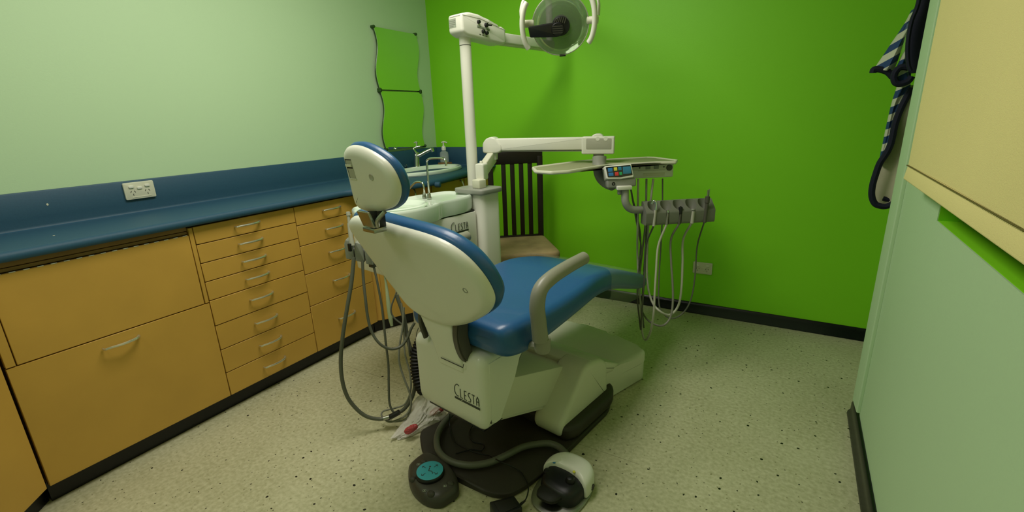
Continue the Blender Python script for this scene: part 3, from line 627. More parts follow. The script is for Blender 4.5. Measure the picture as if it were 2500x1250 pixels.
# clear plastic sleeve over the foot end
sv=thing('plastic_sleeve','loose clear plastic sleeve over the foot end of the blue leg rest','plastic sleeve',tuple(W(-.5,1.82,.38)))
b=new()
t=bmesh.new(); rings=[]
for u,z0,z1,h in ((-.86,.44,.628,.228),(-.76,.40,.60,.212),(-.62,.36,.554,.194),(-.50,.32,.512,.178),(-.38,.30,.468,.160),(-.29,.31,.440,.148)):
    sec=rnd([(-h,z0+.05),(-h*.6,z0),(h*.6,z0),(h,z0+.06),(h,z1),(-h,z1)],[.02,.03,.03,.02,.035,.035],4)
    rings.append([W(u+.01*noise.noise((p.x*30,p.y*30,u)),1.82+p.x+.006*noise.noise((u*20,p.y*25,3)),p.y+.004*noise.noise((p.x*30,u*30,5))) for p in sec])
c1=sum(rings[-1],Vector())/len(rings[-1]); loft(t,rings+[[c1+(p-c1)*.8+UU*.03 for p in rings[-1]]],cap=False)
bmesh.ops.recalc_face_normals(t,faces=t.faces[:]); bmesh.ops.solidify(t,geom=t.faces[:],thickness=.0004); merge(b,t,I4); obj('film',b,FILM,sv,ang=60)
# ================================================================ SPITTOON UNIT
su=thing('spittoon_unit','white cuspidor unit with rinse bowl and column behind the dental chair','spittoon',tuple(W(-1.05,1.22,0)))
P('column',WHITE,su,lambda b:prism(b,CF,rrect(1.245,-.80,.17,.135,.03,5),0,.882,.004))
P('column_cap',GREY,su,lambda b:prism(b,CF,rrect(1.24,-.80,.205,.165,.03,5),.880,.905,.006,3))
P('cabinet_body',WHITE,su,lambda b:prism(b,CF,rnd([(1.03,-1.14,0),(1.295,-1.14,0),(1.295,-.868,0),(1.03,-.868,0)],.03,4),0,.62,.006))
P('upper_body',WHITE,su,lambda b:prism(b,CF,rnd([(1.03,-1.42,0),(1.295,-1.42,0),(1.295,-.868,0),(1.03,-.868,0)],.03,4),.60,.800,.006))
P('gap_strip',BLACK,su,lambda b:prism(b,CF,rnd([(1.035,-1.415,0),(1.292,-1.415,0),(1.292,-.872,0),(1.035,-.872,0)],.03,4),.795,.806))
top=[(1.06,-.865),(1.20,-.855),(1.275,-.885),(1.30,-.98),(1.298,-1.09),(1.325,-1.15),(1.345,-1.24),(1.335,-1.33),(1.29,-1.42),(1.20,-1.46),(1.10,-1.44),(1.04,-1.38),(1.03,-1.15)]
TP=catmull([(x,y,0) for x,y in top],5,True); TCn=Vector((1.175,-1.15,0))
def bowl_top(b):
    t=bmesh.new(); rings=[]
    for k,z in ((.97,.805),(.995,.820),(1,.850),(1,.868),(.992,.877),(.975,.881),(.955,.879),(.93,.872),(.87,.868),(.5,.866)):
        rings.append([TCn+(p-TCn)*k+ZZ*z for p in TP])
    loft(t,rings); bmesh.ops.recalc_face_normals(t,faces=t.faces[:]); merge(b,t,CF)
P('basin_top',CER,su,bowl_top)
P('rinse_bowl',CER,su,lambda b:lathe(b,CF@T(1.205,-1.28,0),[(.118,.872),(.124,.884),(.118,.888),(.108,.884),(.095,.872),(.06,.8685),(0,.868)],36,1,1.1))
def up_pts(l): return l
P('cup_filler',CHROME,su,lambda b:tube(b,[(0.9174,-1.197,0.8914),(0.9205,-1.198,0.9575),(0.9219,-1.198,1.042),(0.9322,-1.2,1.059),(0.9595,-1.205,1.066),(1.034,-1.218,1.068),(1.056,-1.222,1.059),(1.06,-1.223,1.035)],.0052,10,4))
P('bowl_spout',CHROME,su,lambda b:tube(b,[(0.9034,-1.215,0.8916),(0.9039,-1.215,0.9238),(0.8969,-1.214,0.9446),(0.8785,-1.211,0.9506),(0.8503,-1.206,0.9482),(0.8259,-1.202,0.9366),(0.7708,-1.192,0.8981)],.0055,10,4))
for q in [(0.9289,-1.21,0.8938),(0.892,-1.203,0.8874)]:
    P('spout_collar',STEEL,su,lambda b:lathe(b,T(q[0],q[1],.868),[(0,0),(.010,0),(.0115,.004),(.0115,.010),(.009,.014),(.009,.024),(.006,.030),(0,.030)],16))
P('side_bracket',WHITE,su,lambda b:box(b,FUV(-1.36,1.42,.50),(-.16,-.02,0),(.13,.03,.045),.008))
cx0=(1.094,-1.263,0.7267); LM2=fr(cx0,UU,ZZ)
hh=0.043098
logo(LM2@T(0,0,0.0),su,hh)
# ================================================================ OPERATING LIGHT
PX=W(-.75,1.155,0)
ol=thing('operating_light','white pole mounted dental operating light with clear round reflector','dental light',(PX.x,PX.y,.9))
P('pole',WHITE,ol,lambda b:(cyl(b,(PX.x,PX.y,.903),(PX.x,PX.y,1.585),.0285,28),cyl(b,(PX.x,PX.y,1.588),(PX.x,PX.y,1.66),.029,28)))
P('pole_joint',BLACK,ol,lambda b:cyl(b,(PX.x,PX.y,1.584),(PX.x,PX.y,1.589),.0275,28))
HX=fr((PX.x,PX.y,0),UU,ZZ) # x along arm, y up, z = VV
side=[(-.085,1.630),(-.085,1.735),(-.04,1.752),(.03,1.760),(.11,1.745),(.18,1.722),(.225,1.712),(.225,1.642),(.19,1.626),(.0,1.622)]
side=[(-.065,1.638),(-.065,1.716),(-.01,1.729),(.06,1.726),(.13,1.706),(.20,1.688),(.25,1.682),(.25,1.610),(.22,1.604),(-.03,1.622)]
P('control_box',WHITE,ol,lambda b:prism(b,HX,[tuple(p)[:2] for p in rnd([(x,y,0) for x,y in side],.012,3)],-.045,.052,.014,4))
P('box_seam',LGREY,ol,lambda b:tube(b,[HX@Vector(p) for p in ((-.0655,1.708,-.03),(-.0655,1.709,.04),(-.055,1.710,.0523),(.06,1.7065,.0525),(.15,1.690,.0525),(.249,1.672,.0525))],.0008,6,1))
P('rating_label',LABEL,ol,lambda b:box(b,fr((PX.x,PX.y,0),-VV,ZZ),(-.040,1.658,.0645),(.012,1.698,.0655)) if False else box(b,fr(W(-.8155,1.155,0),VV,ZZ),(-.035,1.662,-.0005),(.012,1.700,.0006)))
P('label_lines',GREY,ol,lambda b:[box(b,fr(W(-.8155,1.155,0),VV,ZZ),(-.032,1.667+.0075*k,.0004),(.009-(.014 if k==0 else 0),1.6700+.0075*k,.0012)) for k in range(4)])
def knob(x,z,r=.010,m=BLACK,h=.012): P('knob',m,ol,lambda b:lathe(b,HX@T(x,z,.052),[(0,0),(r,0),(r*.92,h*.7),(r*.8,h),(0,h)],16))
KB=[(.045,1.690,.009),(.098,1.682,.011),(.075,1.650,.0095),(.0985,1.646,.0095)]
for x,z,r in KB: knob(x,z,r)
P('toggle',BLACK,ol,lambda b:tube(b,[HX@Vector((.098,1.682,.060)),HX@Vector((.112,1.681,.066)),HX@Vector((.122,1.681,.070))],.004,8,2))
P('caption_strip',LABEL,ol,lambda b:box(b,HX@T(.08,1.667,.0522)@Matrix.Rotation(R(-5),4,'Z'),(-.045,-.005,0),(.045,.005,.0006)))
P('caption_marks',DGREY,ol,lambda b:[box(b,HX@T(x,z,.0526)@Matrix.Rotation(R(-5),4,'Z'),(-w,-.0016,0),(w,.0016,.0006)) for x,z,w in ((.045,1.6665,.007),(.080,1.6635,.008),(.113,1.6605,.008),(.055,1.636,.006),(.075,1.634,.007),(.098,1.632,.007))])
P('swing_arm',WHITE,ol,lambda b:box(b,HX,(.245,1.618,-.024),(.72,1.668,.024),.006,3))
P('arm_channel',CREAM,ol,lambda b:box(b,HX,(.245,1.610,-.018),(.715,1.619,.018),.002,1))
HC=Vector((1.483,-0.8623,1.635)); HR=.124
cdir=Vector((.50,-.78,-.30)).normalized()      # the lamp faces the patient's head, down and to the rear
cdir=(Vector((2.468,-2.985,1.241))-HC); cdir.z-=.25; cdir.normalize()
hx=ZZ.cross(cdir).normalized(); hy=cdir.cross(hx); HM=fr(HC,hx,hy)
P('reflector',REFL,ol,lambda b:lathe(b,HM,[(HR,.018),(HR*.93,-.006),(HR*.78,-.032),(HR*.55,-.052),(HR*.3,-.062),(.001,-.064),(.001,-.067),(HR*.3,-.065),(HR*.55,-.055),(HR*.79,-.035),(HR*.945,-.008),(HR*1.01,.016)],56))
P('front_cover',GUARD,ol,lambda b:lathe(b,HM,[(HR*1.015,.014),(HR*1.02,.022),(HR*.99,.028),(HR*.8,.034),(HR*.5,.040),(0,.042)],56))
P('rim',LGREY,ol,lambda b:tube(b,[HM@Vector((HR*1.015*math.cos(a),HR*1.015*math.sin(a),.018)) for a in [2*PI*k/48 for k in range(48)]],.0022,6,1,closed=True))
P('lamp_holder',BLACK,ol,lambda b:(lathe(b,HM@T(.002,-.002,0),[(0,-.03),(.040,-.03),(.040,.046),(.036,.052),(0,.052)],28),lathe(b,HM@T(-.012,-.012,.05),[(0,0),(.028,0),(.028,.016),(.025,.020),(0,.020)],28)))
P('lamp_arm',BLACK,ol,lambda b:prism(b,HM,[tuple(p)[:2] for p in rnd([(-.142,.004,0),(-.02,.016,0),(.0,-.04,0),(-.02,-.044,0),(-.135,-.040,0)],.006,3)],.046,.066,.004))
P('vent_fins',DGREY,ol,lambda b:[box(b,HM@T(-.006+.009*k,.024-.0018*abs(k-1)*1.4,.052)@Matrix.Rotation(R(-18),4,'Z'),(-.0022,-.010,0),(.0016,.012,.003)) for k in range(-2,4)])
P('holder_slots',DGREY,ol,lambda b:[box(b,HM@T(-.012,-.026+.009*k,.0695),(-.022,-.0012,0),(.022,.0012,.0012)) for k in range(4)])
for s in (-1,1):
    cxo=(.150 if s>0 else -.168); hpts=[]
    for k in range(9):
        a=-1.15+2.3*k/8; hpts.append(HM@Vector((cxo-s*.030*(1-math.cos(a))*1.3,(.006 if s<0 else .018)+.092*math.sin(a)/math.sin(1.15),.035+.02*math.cos(a))))
    P('grip_handle',WHITE,ol,lambda b:tube(b,hpts,.0150,12,3,flat=.8,up=tuple(hx)))
    P('pivot_boss',CREAM,ol,lambda b:cyl(b,HM@Vector((s*.118,.012,.012)),HM@Vector((cxo*(.99 if s<0 else 1.12),.012,.020)),.016,16,bev=.003))
P('yoke',WHITE,ol,lambda b:tube(b,[HM@Vector((.168,.03,.015)),HM@Vector((.165,.09,-.0)),HM@Vector((.125,.15,-.02)),HM@Vector((.05,.19,-.05)),HM@Vector((-.05,.19,-.05)),HM@Vector((-.13,.15,-.02)),HM@Vector((-.172,.08,0)),HM@Vector((-.172,.02,.01))],.011,10,4,flat=.55))
P('fore_arm',WHITE,ol,lambda b:(tube(b,[HM@Vector((0,.19,-.05)),HM@Vector((0,.25,-.10)),HX@Vector((.70,1.92,0)),HX@Vector((.70,1.80,0)),HX@Vector((.70,1.655,0))],.020,14,4)))
P('bottom_clip',BLACK,ol,lambda b:box(b,HM,(-.004,-HR-.008,.005),(.024,-HR+.002,.020),.001))
# ================================================================ INSTRUMENT TABLE (delivery unit on its arm)
it=thing('instrument_table','white instrument table with tray and keypad on a jointed arm from the column','instrument table',tuple(W(-.80,1.27,.905)))
EP=W(-.81,1.275,0)
P('mount_post',CREAM,it,lambda b:box(b,FUV(-.82,1.268,.904),(-.026,-.026,0),(.026,.026,.045),.006,3))
K1=Vector((1.094,-0.9815,0.9813)); K2=Vector((1.066,-0.8289,1.048))
kd=(Vector((K2.x,K2.y,0))-Vector((K1.x,K1.y,0))).normalized(); KF=fr(K1,Vector((-kd.y,kd.x,0)),ZZ) # x left, y up, z= toward camera-ish
P('knuckle',WHITE,it,lambda b:(prism(b,KF,rrect(0,0,.048,.085,.012,4),-.03,.03,.006,3),cyl(b,K1+ZZ*.04,K1+ZZ*.054,.0085,14,bev=.003)))
LK=(K2-K1); LKf=fr(K1,LK,ZZ)
P('link_bar',CREAM,it,lambda b:box(b,LKf,(0,-.035,-.018),(LK.length,.030,.018),.006,3))
EB=Vector((K2.x,K2.y,0))
P('neck',WHITE,it,lambda b:(cyl(b,(K2.x,K2.y,K2.z-.02),(K2.x,K2.y,K2.z+.045),.026,20,.029)))
E0=Vector((1.073,-0.8302,1.104)); E1=Vector((1.607,-0.6801,1.097))
ad=(E1-E0).normalized(); AM=fr(E0,ad,ZZ)   # z of AM = ad x Z : to the camera side
P('elbow_housing',WHITE,it,lambda b:prism(b,AM,[tuple(p)[:2] for p in rnd([(-.050,-.040,0),(.030,-.042,0),(.055,-.030,0),(.052,.0,0),(.020,.038,0),(.0,.044,0),(-.03,.035,0),(-.050,.010,0)],.012,4)],-.034,.034,.008,3))
AL=(E1-E0).length
P('main_arm',WHITE,it,lambda b:prism(b,AM,[tuple(p)[:2] for p in rnd([(.02,-.030,0),(AL-.06,-.026,0),(AL-.06,.036,0),(.02,.034,0)],.006,3)],-.026,.026,.006,3))
P('arm_underside',GREY,it,lambda b:box(b,AM,(.05,-.034,-.02),(AL-.085,-.029,.02),.001,1))
P('end_block',WHITE,it,lambda b:(prism(b,AM,rrect(AL-.002,-.004,.160,.086,.008,4),-.034,.036,.006,3),prism(b,AM,[tuple(p)[:2] for p in rnd([(AL-.045,.03,0),(AL+.03,.03,0),(AL+.012,.052,0),(AL-.022,.052,0)],.012,4)],-.03,.03,.006,3)))
P('block_inset',LGREY,it,lambda b:prism(b,AM,rrect(AL+.002,.004,.124,.052,.006,4),.0355,.0372,.0005))
P('inset_tabs',WHITE,it,lambda b:[lathe(b,AM@T(AL-.003+.043*k,.028,.0365),[(0,0),(.010,0),(.010,.0015),(0,.0015)],14) for k in (0,.9)])
P('turning_neck',GREY,it,lambda b:cyl(b,E1+Vector((0,0,-.02)),(E1.x,E1.y,1),.027,20))
TZ=1.01
tr=[(1.384,-0.9815,1.01),(1.463,-1.105,1.01),(1.56,-1.132,1.01),(1.623,-1.07,1.01),(1.699,-0.7887,1.01),(1.881,-0.6372,1.01),(1.973,-0.6019,1.01),(1.963,-0.5179,1.01),(1.813,-0.372,1.01),(1.767,-0.3646,1.01),(1.486,-0.6093,1.01),(1.381,-0.9251,1.01)]
trp=[(p[0],p[1]) for p in tr]
trr=[tuple(p)[:2] for p in rnd([(x,y,0) for x,y in trp],.012,3)]
tc=Vector((sum(p[0] for p in trp)/len(trp),sum(p[1] for p in trp)/len(trp)))
def tray(b):
    t=bmesh.new(); rings=[]
    N=len(trr)
    def ins(d,z):
        return [Vector((p.x,p.y,z)) for p in inset(trr if orient>0 else trr[::-1],d)]
    A2=sum(trr[i-1][0]*trr[i][1]-trr[i][0]*trr[i-1][1] for i in range(N)); orient=1 if A2>0 else -1
    for d,z in ((.02,TZ-.014),(.004,TZ-.014),(0,TZ-.009),(0,TZ-.003),(.003,TZ+.001),(.010,TZ+.001),(.015,TZ-.004),(.03,TZ-.005)): rings.append(ins(d,z))
    loft(t,rings); bmesh.ops.recalc_face_normals(t,faces=t.faces[:]); merge(b,t,I4)
P('tray',CREAM,it,tray)
P('tray_mat',KHAKI,it,lambda b:prism(b,I4,[tuple(p) for p in inset(trr if sum(trr[i-1][0]*trr[i][1]-trr[i][0]*trr[i-1][1] for i in range(len(trr)))>0 else trr[::-1],.017)],TZ-.0052,TZ-.0035))
Qa=Vector((1.679,-0.7312,0.998)); Qb=Vector((1.953,-0.5411,0.998))
qx=Vector((Qb.x-Qa.x,Qb.y-Qa.y,0)).normalized(); QL=Vector((Qb.x-Qa.x,Qb.y-Qa.y)).length
QM=fr(Vector((Qa.x,Qa.y,0)),qx,ZZ)   # z toward the camera
P('body',WHITE,it,lambda b:prism(b,fr(Vector((Qa.x,Qa.y,0)),qx,Vector((-qx.y,qx.x,0))),[tuple(p)[:2] for p in rnd([(.03,-.010,0),(QL-.004,-.010,0),(QL-.012,.15,0),(.03,.17,0)],[.004,.02,.02,.02],4)],.929,.9965,.006,3))
QN=QM@T(0,0,.0105)
P('front_ledge',CREAM,it,lambda b:(box(b,QN,(.115,.967,-.004),(QL-.04,.992,.000),.002,1),box(b,QN,(.17,.938,-.004),(.28,.953,.0005),.001,1)))
for x in (.152,.274): P('jack',BLACK,it,lambda b:cyl(b,QN@Vector((x,.981,-.002)),QN@Vector((x,.981,.002)),.0035,12))
for x in (.194,.236): P('rocker',GREY,it,lambda b:box(b,QN,(x-.012,.972,-.002),(x+.012,.990,.0025),.001,1))
P('round_knob',DGREY,it,lambda b:lathe(b,QN@T(.302,.976,-.004),[(0,0),(.0155,0),(.0155,.007),(.014,.009),(0,.009)],20))
P('seam',GREY,it,lambda b:box(b,QN,(.145,.9655,-.001),(QL-.052,.9667,.0008)))
# keypad
cp4=[(1.728,-0.9162,1.012),(1.826,-0.8553,1.017),(1.841,-0.8627,0.9686),(1.742,-0.9245,0.9638)]
p0,p1,p2,p3=[Vector(p) for p in cp4]
kx=(p1-p0).normalized(); ky=(p0-p3).normalized(); KM=fr(p3,(p2-p3),ky); kw=(p2-p3).length; kh=(p0-p3).length
P('keypad_housing',WHITE,it,lambda b:prism(b,KM,[tuple(p)[:2] for p in rnd([(-.004,-.006,0),(kw*.5,-.010,0),(kw+.004,-.006,0),(kw-.004,kh+.005,0),(-.010,kh+.003,0)],.006,3)],-.06,.0,.004,3))
k_=P('keypad_screen',SCREEN,it,lambda b:prism(b,KM,[tuple(p)[:2] for p in rnd([(.002,.002,0),(kw*.5,-.002,0),(kw-.002,.004,0),(kw-.009,kh-.001,0),(-.004,kh-.003,0)],.003,3)],-.001,.0012,.0004))
def key(m,x0,y0,x1,y1,name='key'): P(name,m,it,lambda b:prism(b,KM,rrect((x0+x1)/2*kw,(y0+y1)/2*kh,(x1-x0)*kw,(y1-y0)*kh,.0015,3),.001,.0020,.0003))
key(PBLUE,.05,.12,.24,.42); key(PBLUE,.04,.50,.22,.85); key(PRED,.30,.12,.44,.44); key(PYEL,.27,.56,.40,.86); key(PGRN,.47,.14,.58,.42); key(PTEAL,.44,.58,.57,.88); key(PTEAL,.62,.22,.93,.86,'display')
P('handle_block',GREY,it,lambda b:box(b,fr(p3+ZZ*-.0,(p2-p3),ZZ),(.000,-.050,-.065),(kw+.016,-.012,-.004),.007,3))
P('block_button',BLACK,it,lambda b:tube(b,[fr(p3,(p2-p3),ZZ)@Vector((.028+.006*math.cos(a),-.030+.006*math.sin(a),-.004)) for a in [k*PI/4 for k in range(8)]],.0022,6,2,closed=True))
SW=Vector((1.651,-0.7908,0.9819))
P('swivel_body',GREY,it,lambda b:tube(b,[SW+Vector((-.01,.03,.06)),SW+Vector((-.005,.02,.02)),SW+Vector((.012,.0,-.025)),SW+Vector((.05,-.03,-.05)),SW+Vector((.09,-.05,-.06))],lambda q:.034-.004*q,16,5))
COLr=Vector((1.81,-0.8881,0.9151))
P('pipe_collar',WHITE,it,lambda b:box(b,fr(COLr,qx,ZZ),(-.034,-.008,-.03),(.034,.010,.01),.003))
P('bar_pipe',GREY,it,lambda b:(tube(b,[(1.807,-0.8671,0.9102),(1.81,-0.8745,0.8831),(1.815,-0.8818,0.8524),(1.827,-0.8723,0.8247),(1.848,-0.852,0.811),(1.895,-0.8012,0.8049)],.0175,16,5),cyl(b,(1.782,-0.8673,0.9186),(1.786,-0.8772,0.8823),.011,12,bev=.003)))
# instrument holder bar
B0=Vector((1.895,-0.8471,0.742)); bx=Vector((.80,.60,0)).normalized(); BM=fr(B0,bx,ZZ)   # z toward the camera
BL=.330; BH=.100; PT=.0605
def cut(o,cutters):
    for c in cutters:
        m=o.modifiers.new('b','BOOLEAN'); m.operation='DIFFERENCE'; m.solver='EXACT'; m.object=c
    bpy.context.view_layer.update(); dg_=bpy.context.evaluated_depsgraph_get()
    me=bpy.data.meshes.new_from_object(o.evaluated_get(dg_)); o.modifiers.clear(); old=o.data; o.data=me; me.name=o.name; bpy.data.meshes.remove(old)
    for p in me.polygons: p.use_smooth=True
    me.set_sharp_from_angle(angle=R(38))
    for c in cutters:
        d=c.data; bpy.data.objects.remove(c); bpy.data.meshes.remove(d)
prof=[(-.040,0),(.022,0),(.026,.010),(.026,.058),(.018,.068),(-.020,.104),(-.040,.104)]
prof=[tuple(p)[:2] for p in rnd([(x,y,0) for x,y in prof],.004,2)]
bar=P('holder_bar',BAR,it,lambda b:(lambda t:(loft(t,[[BM@Vector((x,z,d)) for d,z in prof] for x in (0,.006,BL-.006,BL)]),bmesh.ops.recalc_face_normals(t,faces=t.faces[:]),merge(b,t,I4)))(bmesh.new()))
cu=[]
for k in range(5):
    xs_=.041+PT*k; base=BM@Vector((xs_,0,0)); M0=T(*base)
    cu.append(P('cutter',GREY,None,lambda b:lathe(b,T(base.x,base.y,base.z),[(0,.040),(.010,.042),(.018,.056),(.0255,.085),(.0275,.112),(0,.112)],24)))
    cu.append(P('cutter',GREY,None,lambda b:box(b,BM,(xs_-.0068,-.01,-.006),(xs_+.0068,.09,.03))))
cut(bar,cu)
# handpieces: each hangs in its slot with its own hose looping back up to the body
def HP2(l,d0,d1): return None
hoses={
1:([(1.92,-0.8627,0.7508),(1.891,-0.7768,0.6235),(1.887,-0.7583,0.4838),(1.89,-0.7827,0.3714),(1.893,-0.8051,0.2659),(1.893,-0.8055,0.1944),(1.878,-0.7796,0.2257),(1.847,-0.7321,0.3464),(1.827,-0.6555,0.498),(1.835,-0.6611,0.5884),(1.836,-0.7626,0.7375),(1.794,-0.7353,0.8908)],.0042,HOSED),
2:([(1.964,-0.8045,0.7454),(1.964,-0.8384,0.6468),(1.969,-0.8754,0.5307),(1.975,-0.9043,0.4282),(1.979,-0.9193,0.3442),(1.963,-0.8923,0.2374),(1.923,-0.8186,0.1471),(1.901,-0.8064,0.1783),(1.88,-0.7645,0.2653),(1.847,-0.7075,0.3828),(1.817,-0.6543,0.5407),(1.842,-0.7602,0.7212),(1.82,-0.7052,0.9337)],.0052,HOSEL),
3:([(2.004,-0.7455,0.7396),(2.005,-0.7703,0.6661),(2.018,-0.7983,0.5627),(2.034,-0.8189,0.4739),(2.046,-0.8422,0.3853),(2.044,-0.8689,0.3119),(2.013,-0.8886,0.2735),(1.944,-0.8278,0.2532),(1.882,-0.7326,0.2487),(1.86,-0.7167,0.2979),(1.837,-0.6664,0.413),(1.834,-0.6239,0.5613),(1.869,-0.7207,0.7316),(1.849,-0.6644,0.9296)],.0050,HOSE),
4:([(2.048,-0.6735,0.7298),(2.047,-0.7007,0.6536),(2.057,-0.7309,0.5485),(2.066,-0.7639,0.4359),(2.063,-0.7953,0.3501),(2.031,-0.8289,0.3087),(1.975,-0.8417,0.3346),(1.917,-0.7503,0.3556),(1.874,-0.6611,0.4257),(1.863,-0.6413,0.5864),(1.878,-0.6955,0.7519),(1.875,-0.6375,0.9271)],.0054,HOSEL),
5:([(2.093,-0.6005,0.7209),(2.102,-0.6335,0.6102),(2.109,-0.6762,0.4729),(2.106,-0.7146,0.3664),(2.08,-0.7536,0.299),(2.035,-0.789,0.2749),(1.993,-0.7948,0.2984),(1.969,-0.7821,0.3412),(1.953,-0.741,0.4536),(1.938,-0.6742,0.6028),(1.927,-0.6326,0.7432),(1.907,-0.583,0.9229)],.0036,HOSED)}
labs={1:'chrome tipped handpiece in the first holder slot on a dark hose hanging straight down',2:'slim handpiece in the second holder slot on a pale hose forming the lowest loop',3:'black headed handpiece in the middle holder slot on a grey hose',4:'pale grey handpiece in the fourth holder slot on the palest thick hose',5:'dark upright syringe in the last holder slot on a thin hose'}
for k in range(1,6):
    pts,r,m=hoses[k]; top=BM@Vector((.041+PT*(k-1),.06,.012)); h=thing('handpiece',labs[k],'handpiece',tuple(top))
    sx=.041+PT*(k-1); L3=lambda x,y,z:BM@Vector((sx+x,y,z+.009))
    pts=[tuple(L3(-.003,.002,.016))]+list(pts[1:])
    P('hose',m,h,lambda b:tube(b,pts,r,10,6))
    if k==1:
        P('body',LGREY,h,lambda b:cyl(b,L3(-.004,-.002,.017),L3(.002,.072,.014),.0068,14,.0062)); P('head',CHROME,h,lambda b:(tube(b,[L3(.002,.072,.014),L3(.004,.094,.012),L3(.001,.110,.010),L3(-.006,.112,.006),L3(-.012,.098,.002)],.0065,10,4)))
    elif k==2:
        P('body',HOSE,h,lambda b:cyl(b,L3(-.003,-.001,.016),L3(.001,.054,.012),.0062,14,.006)); P('head',CHROME,h,lambda b:cyl(b,L3(.001,.054,.012),L3(.000,.066,.010),.0068,12,bev=.002))
    elif k==3:
        P('body',DGREY,h,lambda b:cyl(b,L3(-.003,-.001,.016),L3(.001,.045,.012),.0065,14)); P('head',BLACK,h,lambda b:(cyl(b,L3(.001,.045,.012),L3(.003,.078,.008),.0085,14,.0095,bev=.002),lathe(b,T(*L3(.003,.078,.008)),[(.004,0),(.0035,.003),(0,.004)],8)))
    elif k==4:
        P('body',LGREY,h,lambda b:cyl(b,L3(-.003,-.001,.018),L3(.001,.056,.014),.0082,14,.0085,bev=.001)); P('head',GREY,h,lambda b:cyl(b,L3(.001,.058,.012),L3(.002,.066,.01),.009,12,bev=.002))
    else:
        P('body',DGREY,h,lambda b:(cyl(b,L3(-.002,0,.018),L3(.004,.09,.014),.0078,14,.0088,bev=.001),cyl(b,L3(.004,.09,.014),L3(.006,.122,.012),.0108,14,bev=.002))); P('tip',STEEL,h,lambda b:(cyl(b,L3(.004,.12,.012),L3(.006,.150,.011),.0032,8),cyl(b,L3(.011,.12,.012),L3(.012,.154,.011),.0028,8)))
it2=thing('supply_hose','dark thin supply hose dropping from the keypad block behind the holder bar','hose',(1.791,-0.7601,0.8942))
P('tubing',HOSED,it2,lambda b:tube(b,[(1.806,-0.7748,0.897),(1.817,-0.7644,0.8368),(1.837,-0.7554,0.7564),(1.841,-0.6947,0.6401),(1.824,-0.6353,0.4918),(1.828,-0.6571,0.3859),(1.858,-0.6819,0.2615),(1.881,-0.7034,0.1579),(1.854,-0.6554,0.2742),(1.839,-0.5963,0.4371),(1.864,-0.6794,0.6809),(1.863,-0.6764,0.7635)],.0036,8,5))
# ================================================================ ASSISTANT HOLDER
ah=thing('assistant_holder','small grey hose holder left of the reclined backrest','instrument holder',(0.996,-1.732,0.7416))
def blk(name,px,m,bev=.004): pass
H0=Vector((0.9828,-1.794,0.7276)); hxv=Vector((.80,.60,0)).normalized(); HBM=fr(H0,hxv,ZZ)
for k,(x0,x1,z0,z1) in enumerate(((-.002,.030,.0,.078),(.034,.068,-.012,.066),(.072,.100,-.026,.046))):
    P('holder_clip',GREY,ah,lambda b:prism(b,HBM,[tuple(p)[:2] for p in rnd([(x0,z0,0),(x1,z0-.008,0),(x1-.002,z1-.012,0),(x0+.008,z1,0),(x0,z1-.018,0)],.004,3)],-.045,.0,.003))
P('cross_rod',GREY,ah,lambda b:cyl(b,HBM@Vector((0,.03,-.025)),HBM@Vector((.30,.0,-.025)),.012,12))
P('support_arm',WHITE,ah,lambda b:tube(b,[HBM@Vector((.28,.0,-.03)),W(-1.38,1.46,.68),W(-1.34,1.40,.64)],.014,10,4))
sy=thing('saliva_ejector','slim grey suction handpiece standing upright in the assistant holder','suction tip',(1.001,-1.784,0.7973))
P('tube',LGREY,sy,lambda b:(cyl(b,(1.012,-1.782,0.7815),(0.991,-1.766,0.8665),.010,14,.007),cyl(b,(0.9966,-1.77,0.8433),(0.9837,-1.757,0.905),.0058,12),cyl(b,(0.9865,-1.759,0.8927),(0.9824,-1.756,0.9096),.0082,12,bev=.002)))
P('trigger',BLACK,sy,lambda b:(box(b,T(*(1.015,-1.799,0.7811)),(-.006,-.004,-.018),(.008,.006,.014),.003)))
P('hose',HOSED,sy,lambda b:tube(b,[(1.031,-1.797,0.741),(1.034,-1.828,0.6466),(1.031,-1.861,0.5555),(1.021,-1.893,0.4448),(1.009,-1.91,0.3432),(1.009,-1.917,0.2548),(1.018,-1.912,0.1834),(1.036,-1.895,0.1262),(1.063,-1.871,0.08062),(1.096,-1.835,0.05534),(1.125,-1.806,0.05436)],.0078,12,6))
P('joint_sleeve',BLACK,sy,lambda b:tube(b,[(1.125,-1.811,0.05586),(1.142,-1.798,0.06498),(1.162,-1.781,0.0772)],.011,12,3))
P('joint_ferrule',STEEL,sy,lambda b:tube(b,[(1.115,-1.828,0.05934),(1.131,-1.811,0.06202)],.0086,12,1))
h2=thing('suction_hose','mid grey hose swinging in a wide U below the assistant holder','hose',(1.04,-1.764,0.7129))
P('tubing',HOSED,h2,lambda b:tube(b,[(1.03,-1.757,0.7164),(1.041,-1.774,0.6476),(1.058,-1.791,0.5692),(1.067,-1.799,0.4946),(1.081,-1.8,0.4317),(1.107,-1.789,0.3818),(1.131,-1.76,0.3521),(1.152,-1.724,0.351),(1.165,-1.694,0.3781),(1.174,-1.677,0.4133),(1.184,-1.662,0.4389)],.0058,10,5))
h3=thing('suction_hose','thin dark hose dropping from the third clip to the coil on the floor','hose',(1.051,-1.719,0.6841))
P('tubing',HOSED,h3,lambda b:tube(b,[(1.048,-1.72,0.6874),(1.069,-1.73,0.6202),(1.085,-1.737,0.5366),(1.096,-1.747,0.4524),(1.106,-1.758,0.3674),(1.11,-1.762,0.2766),(1.115,-1.778,0.1897),(1.12,-1.79,0.1102),(1.137,-1.787,0.06877),(1.155,-1.778,0.06475)],.0048,10,5))
P('clip',DGREY,h3,lambda b:box(b,T(*(1.043,-1.721,0.6923)),(-.012,-.010,-.012),(.014,.010,.012),.003))
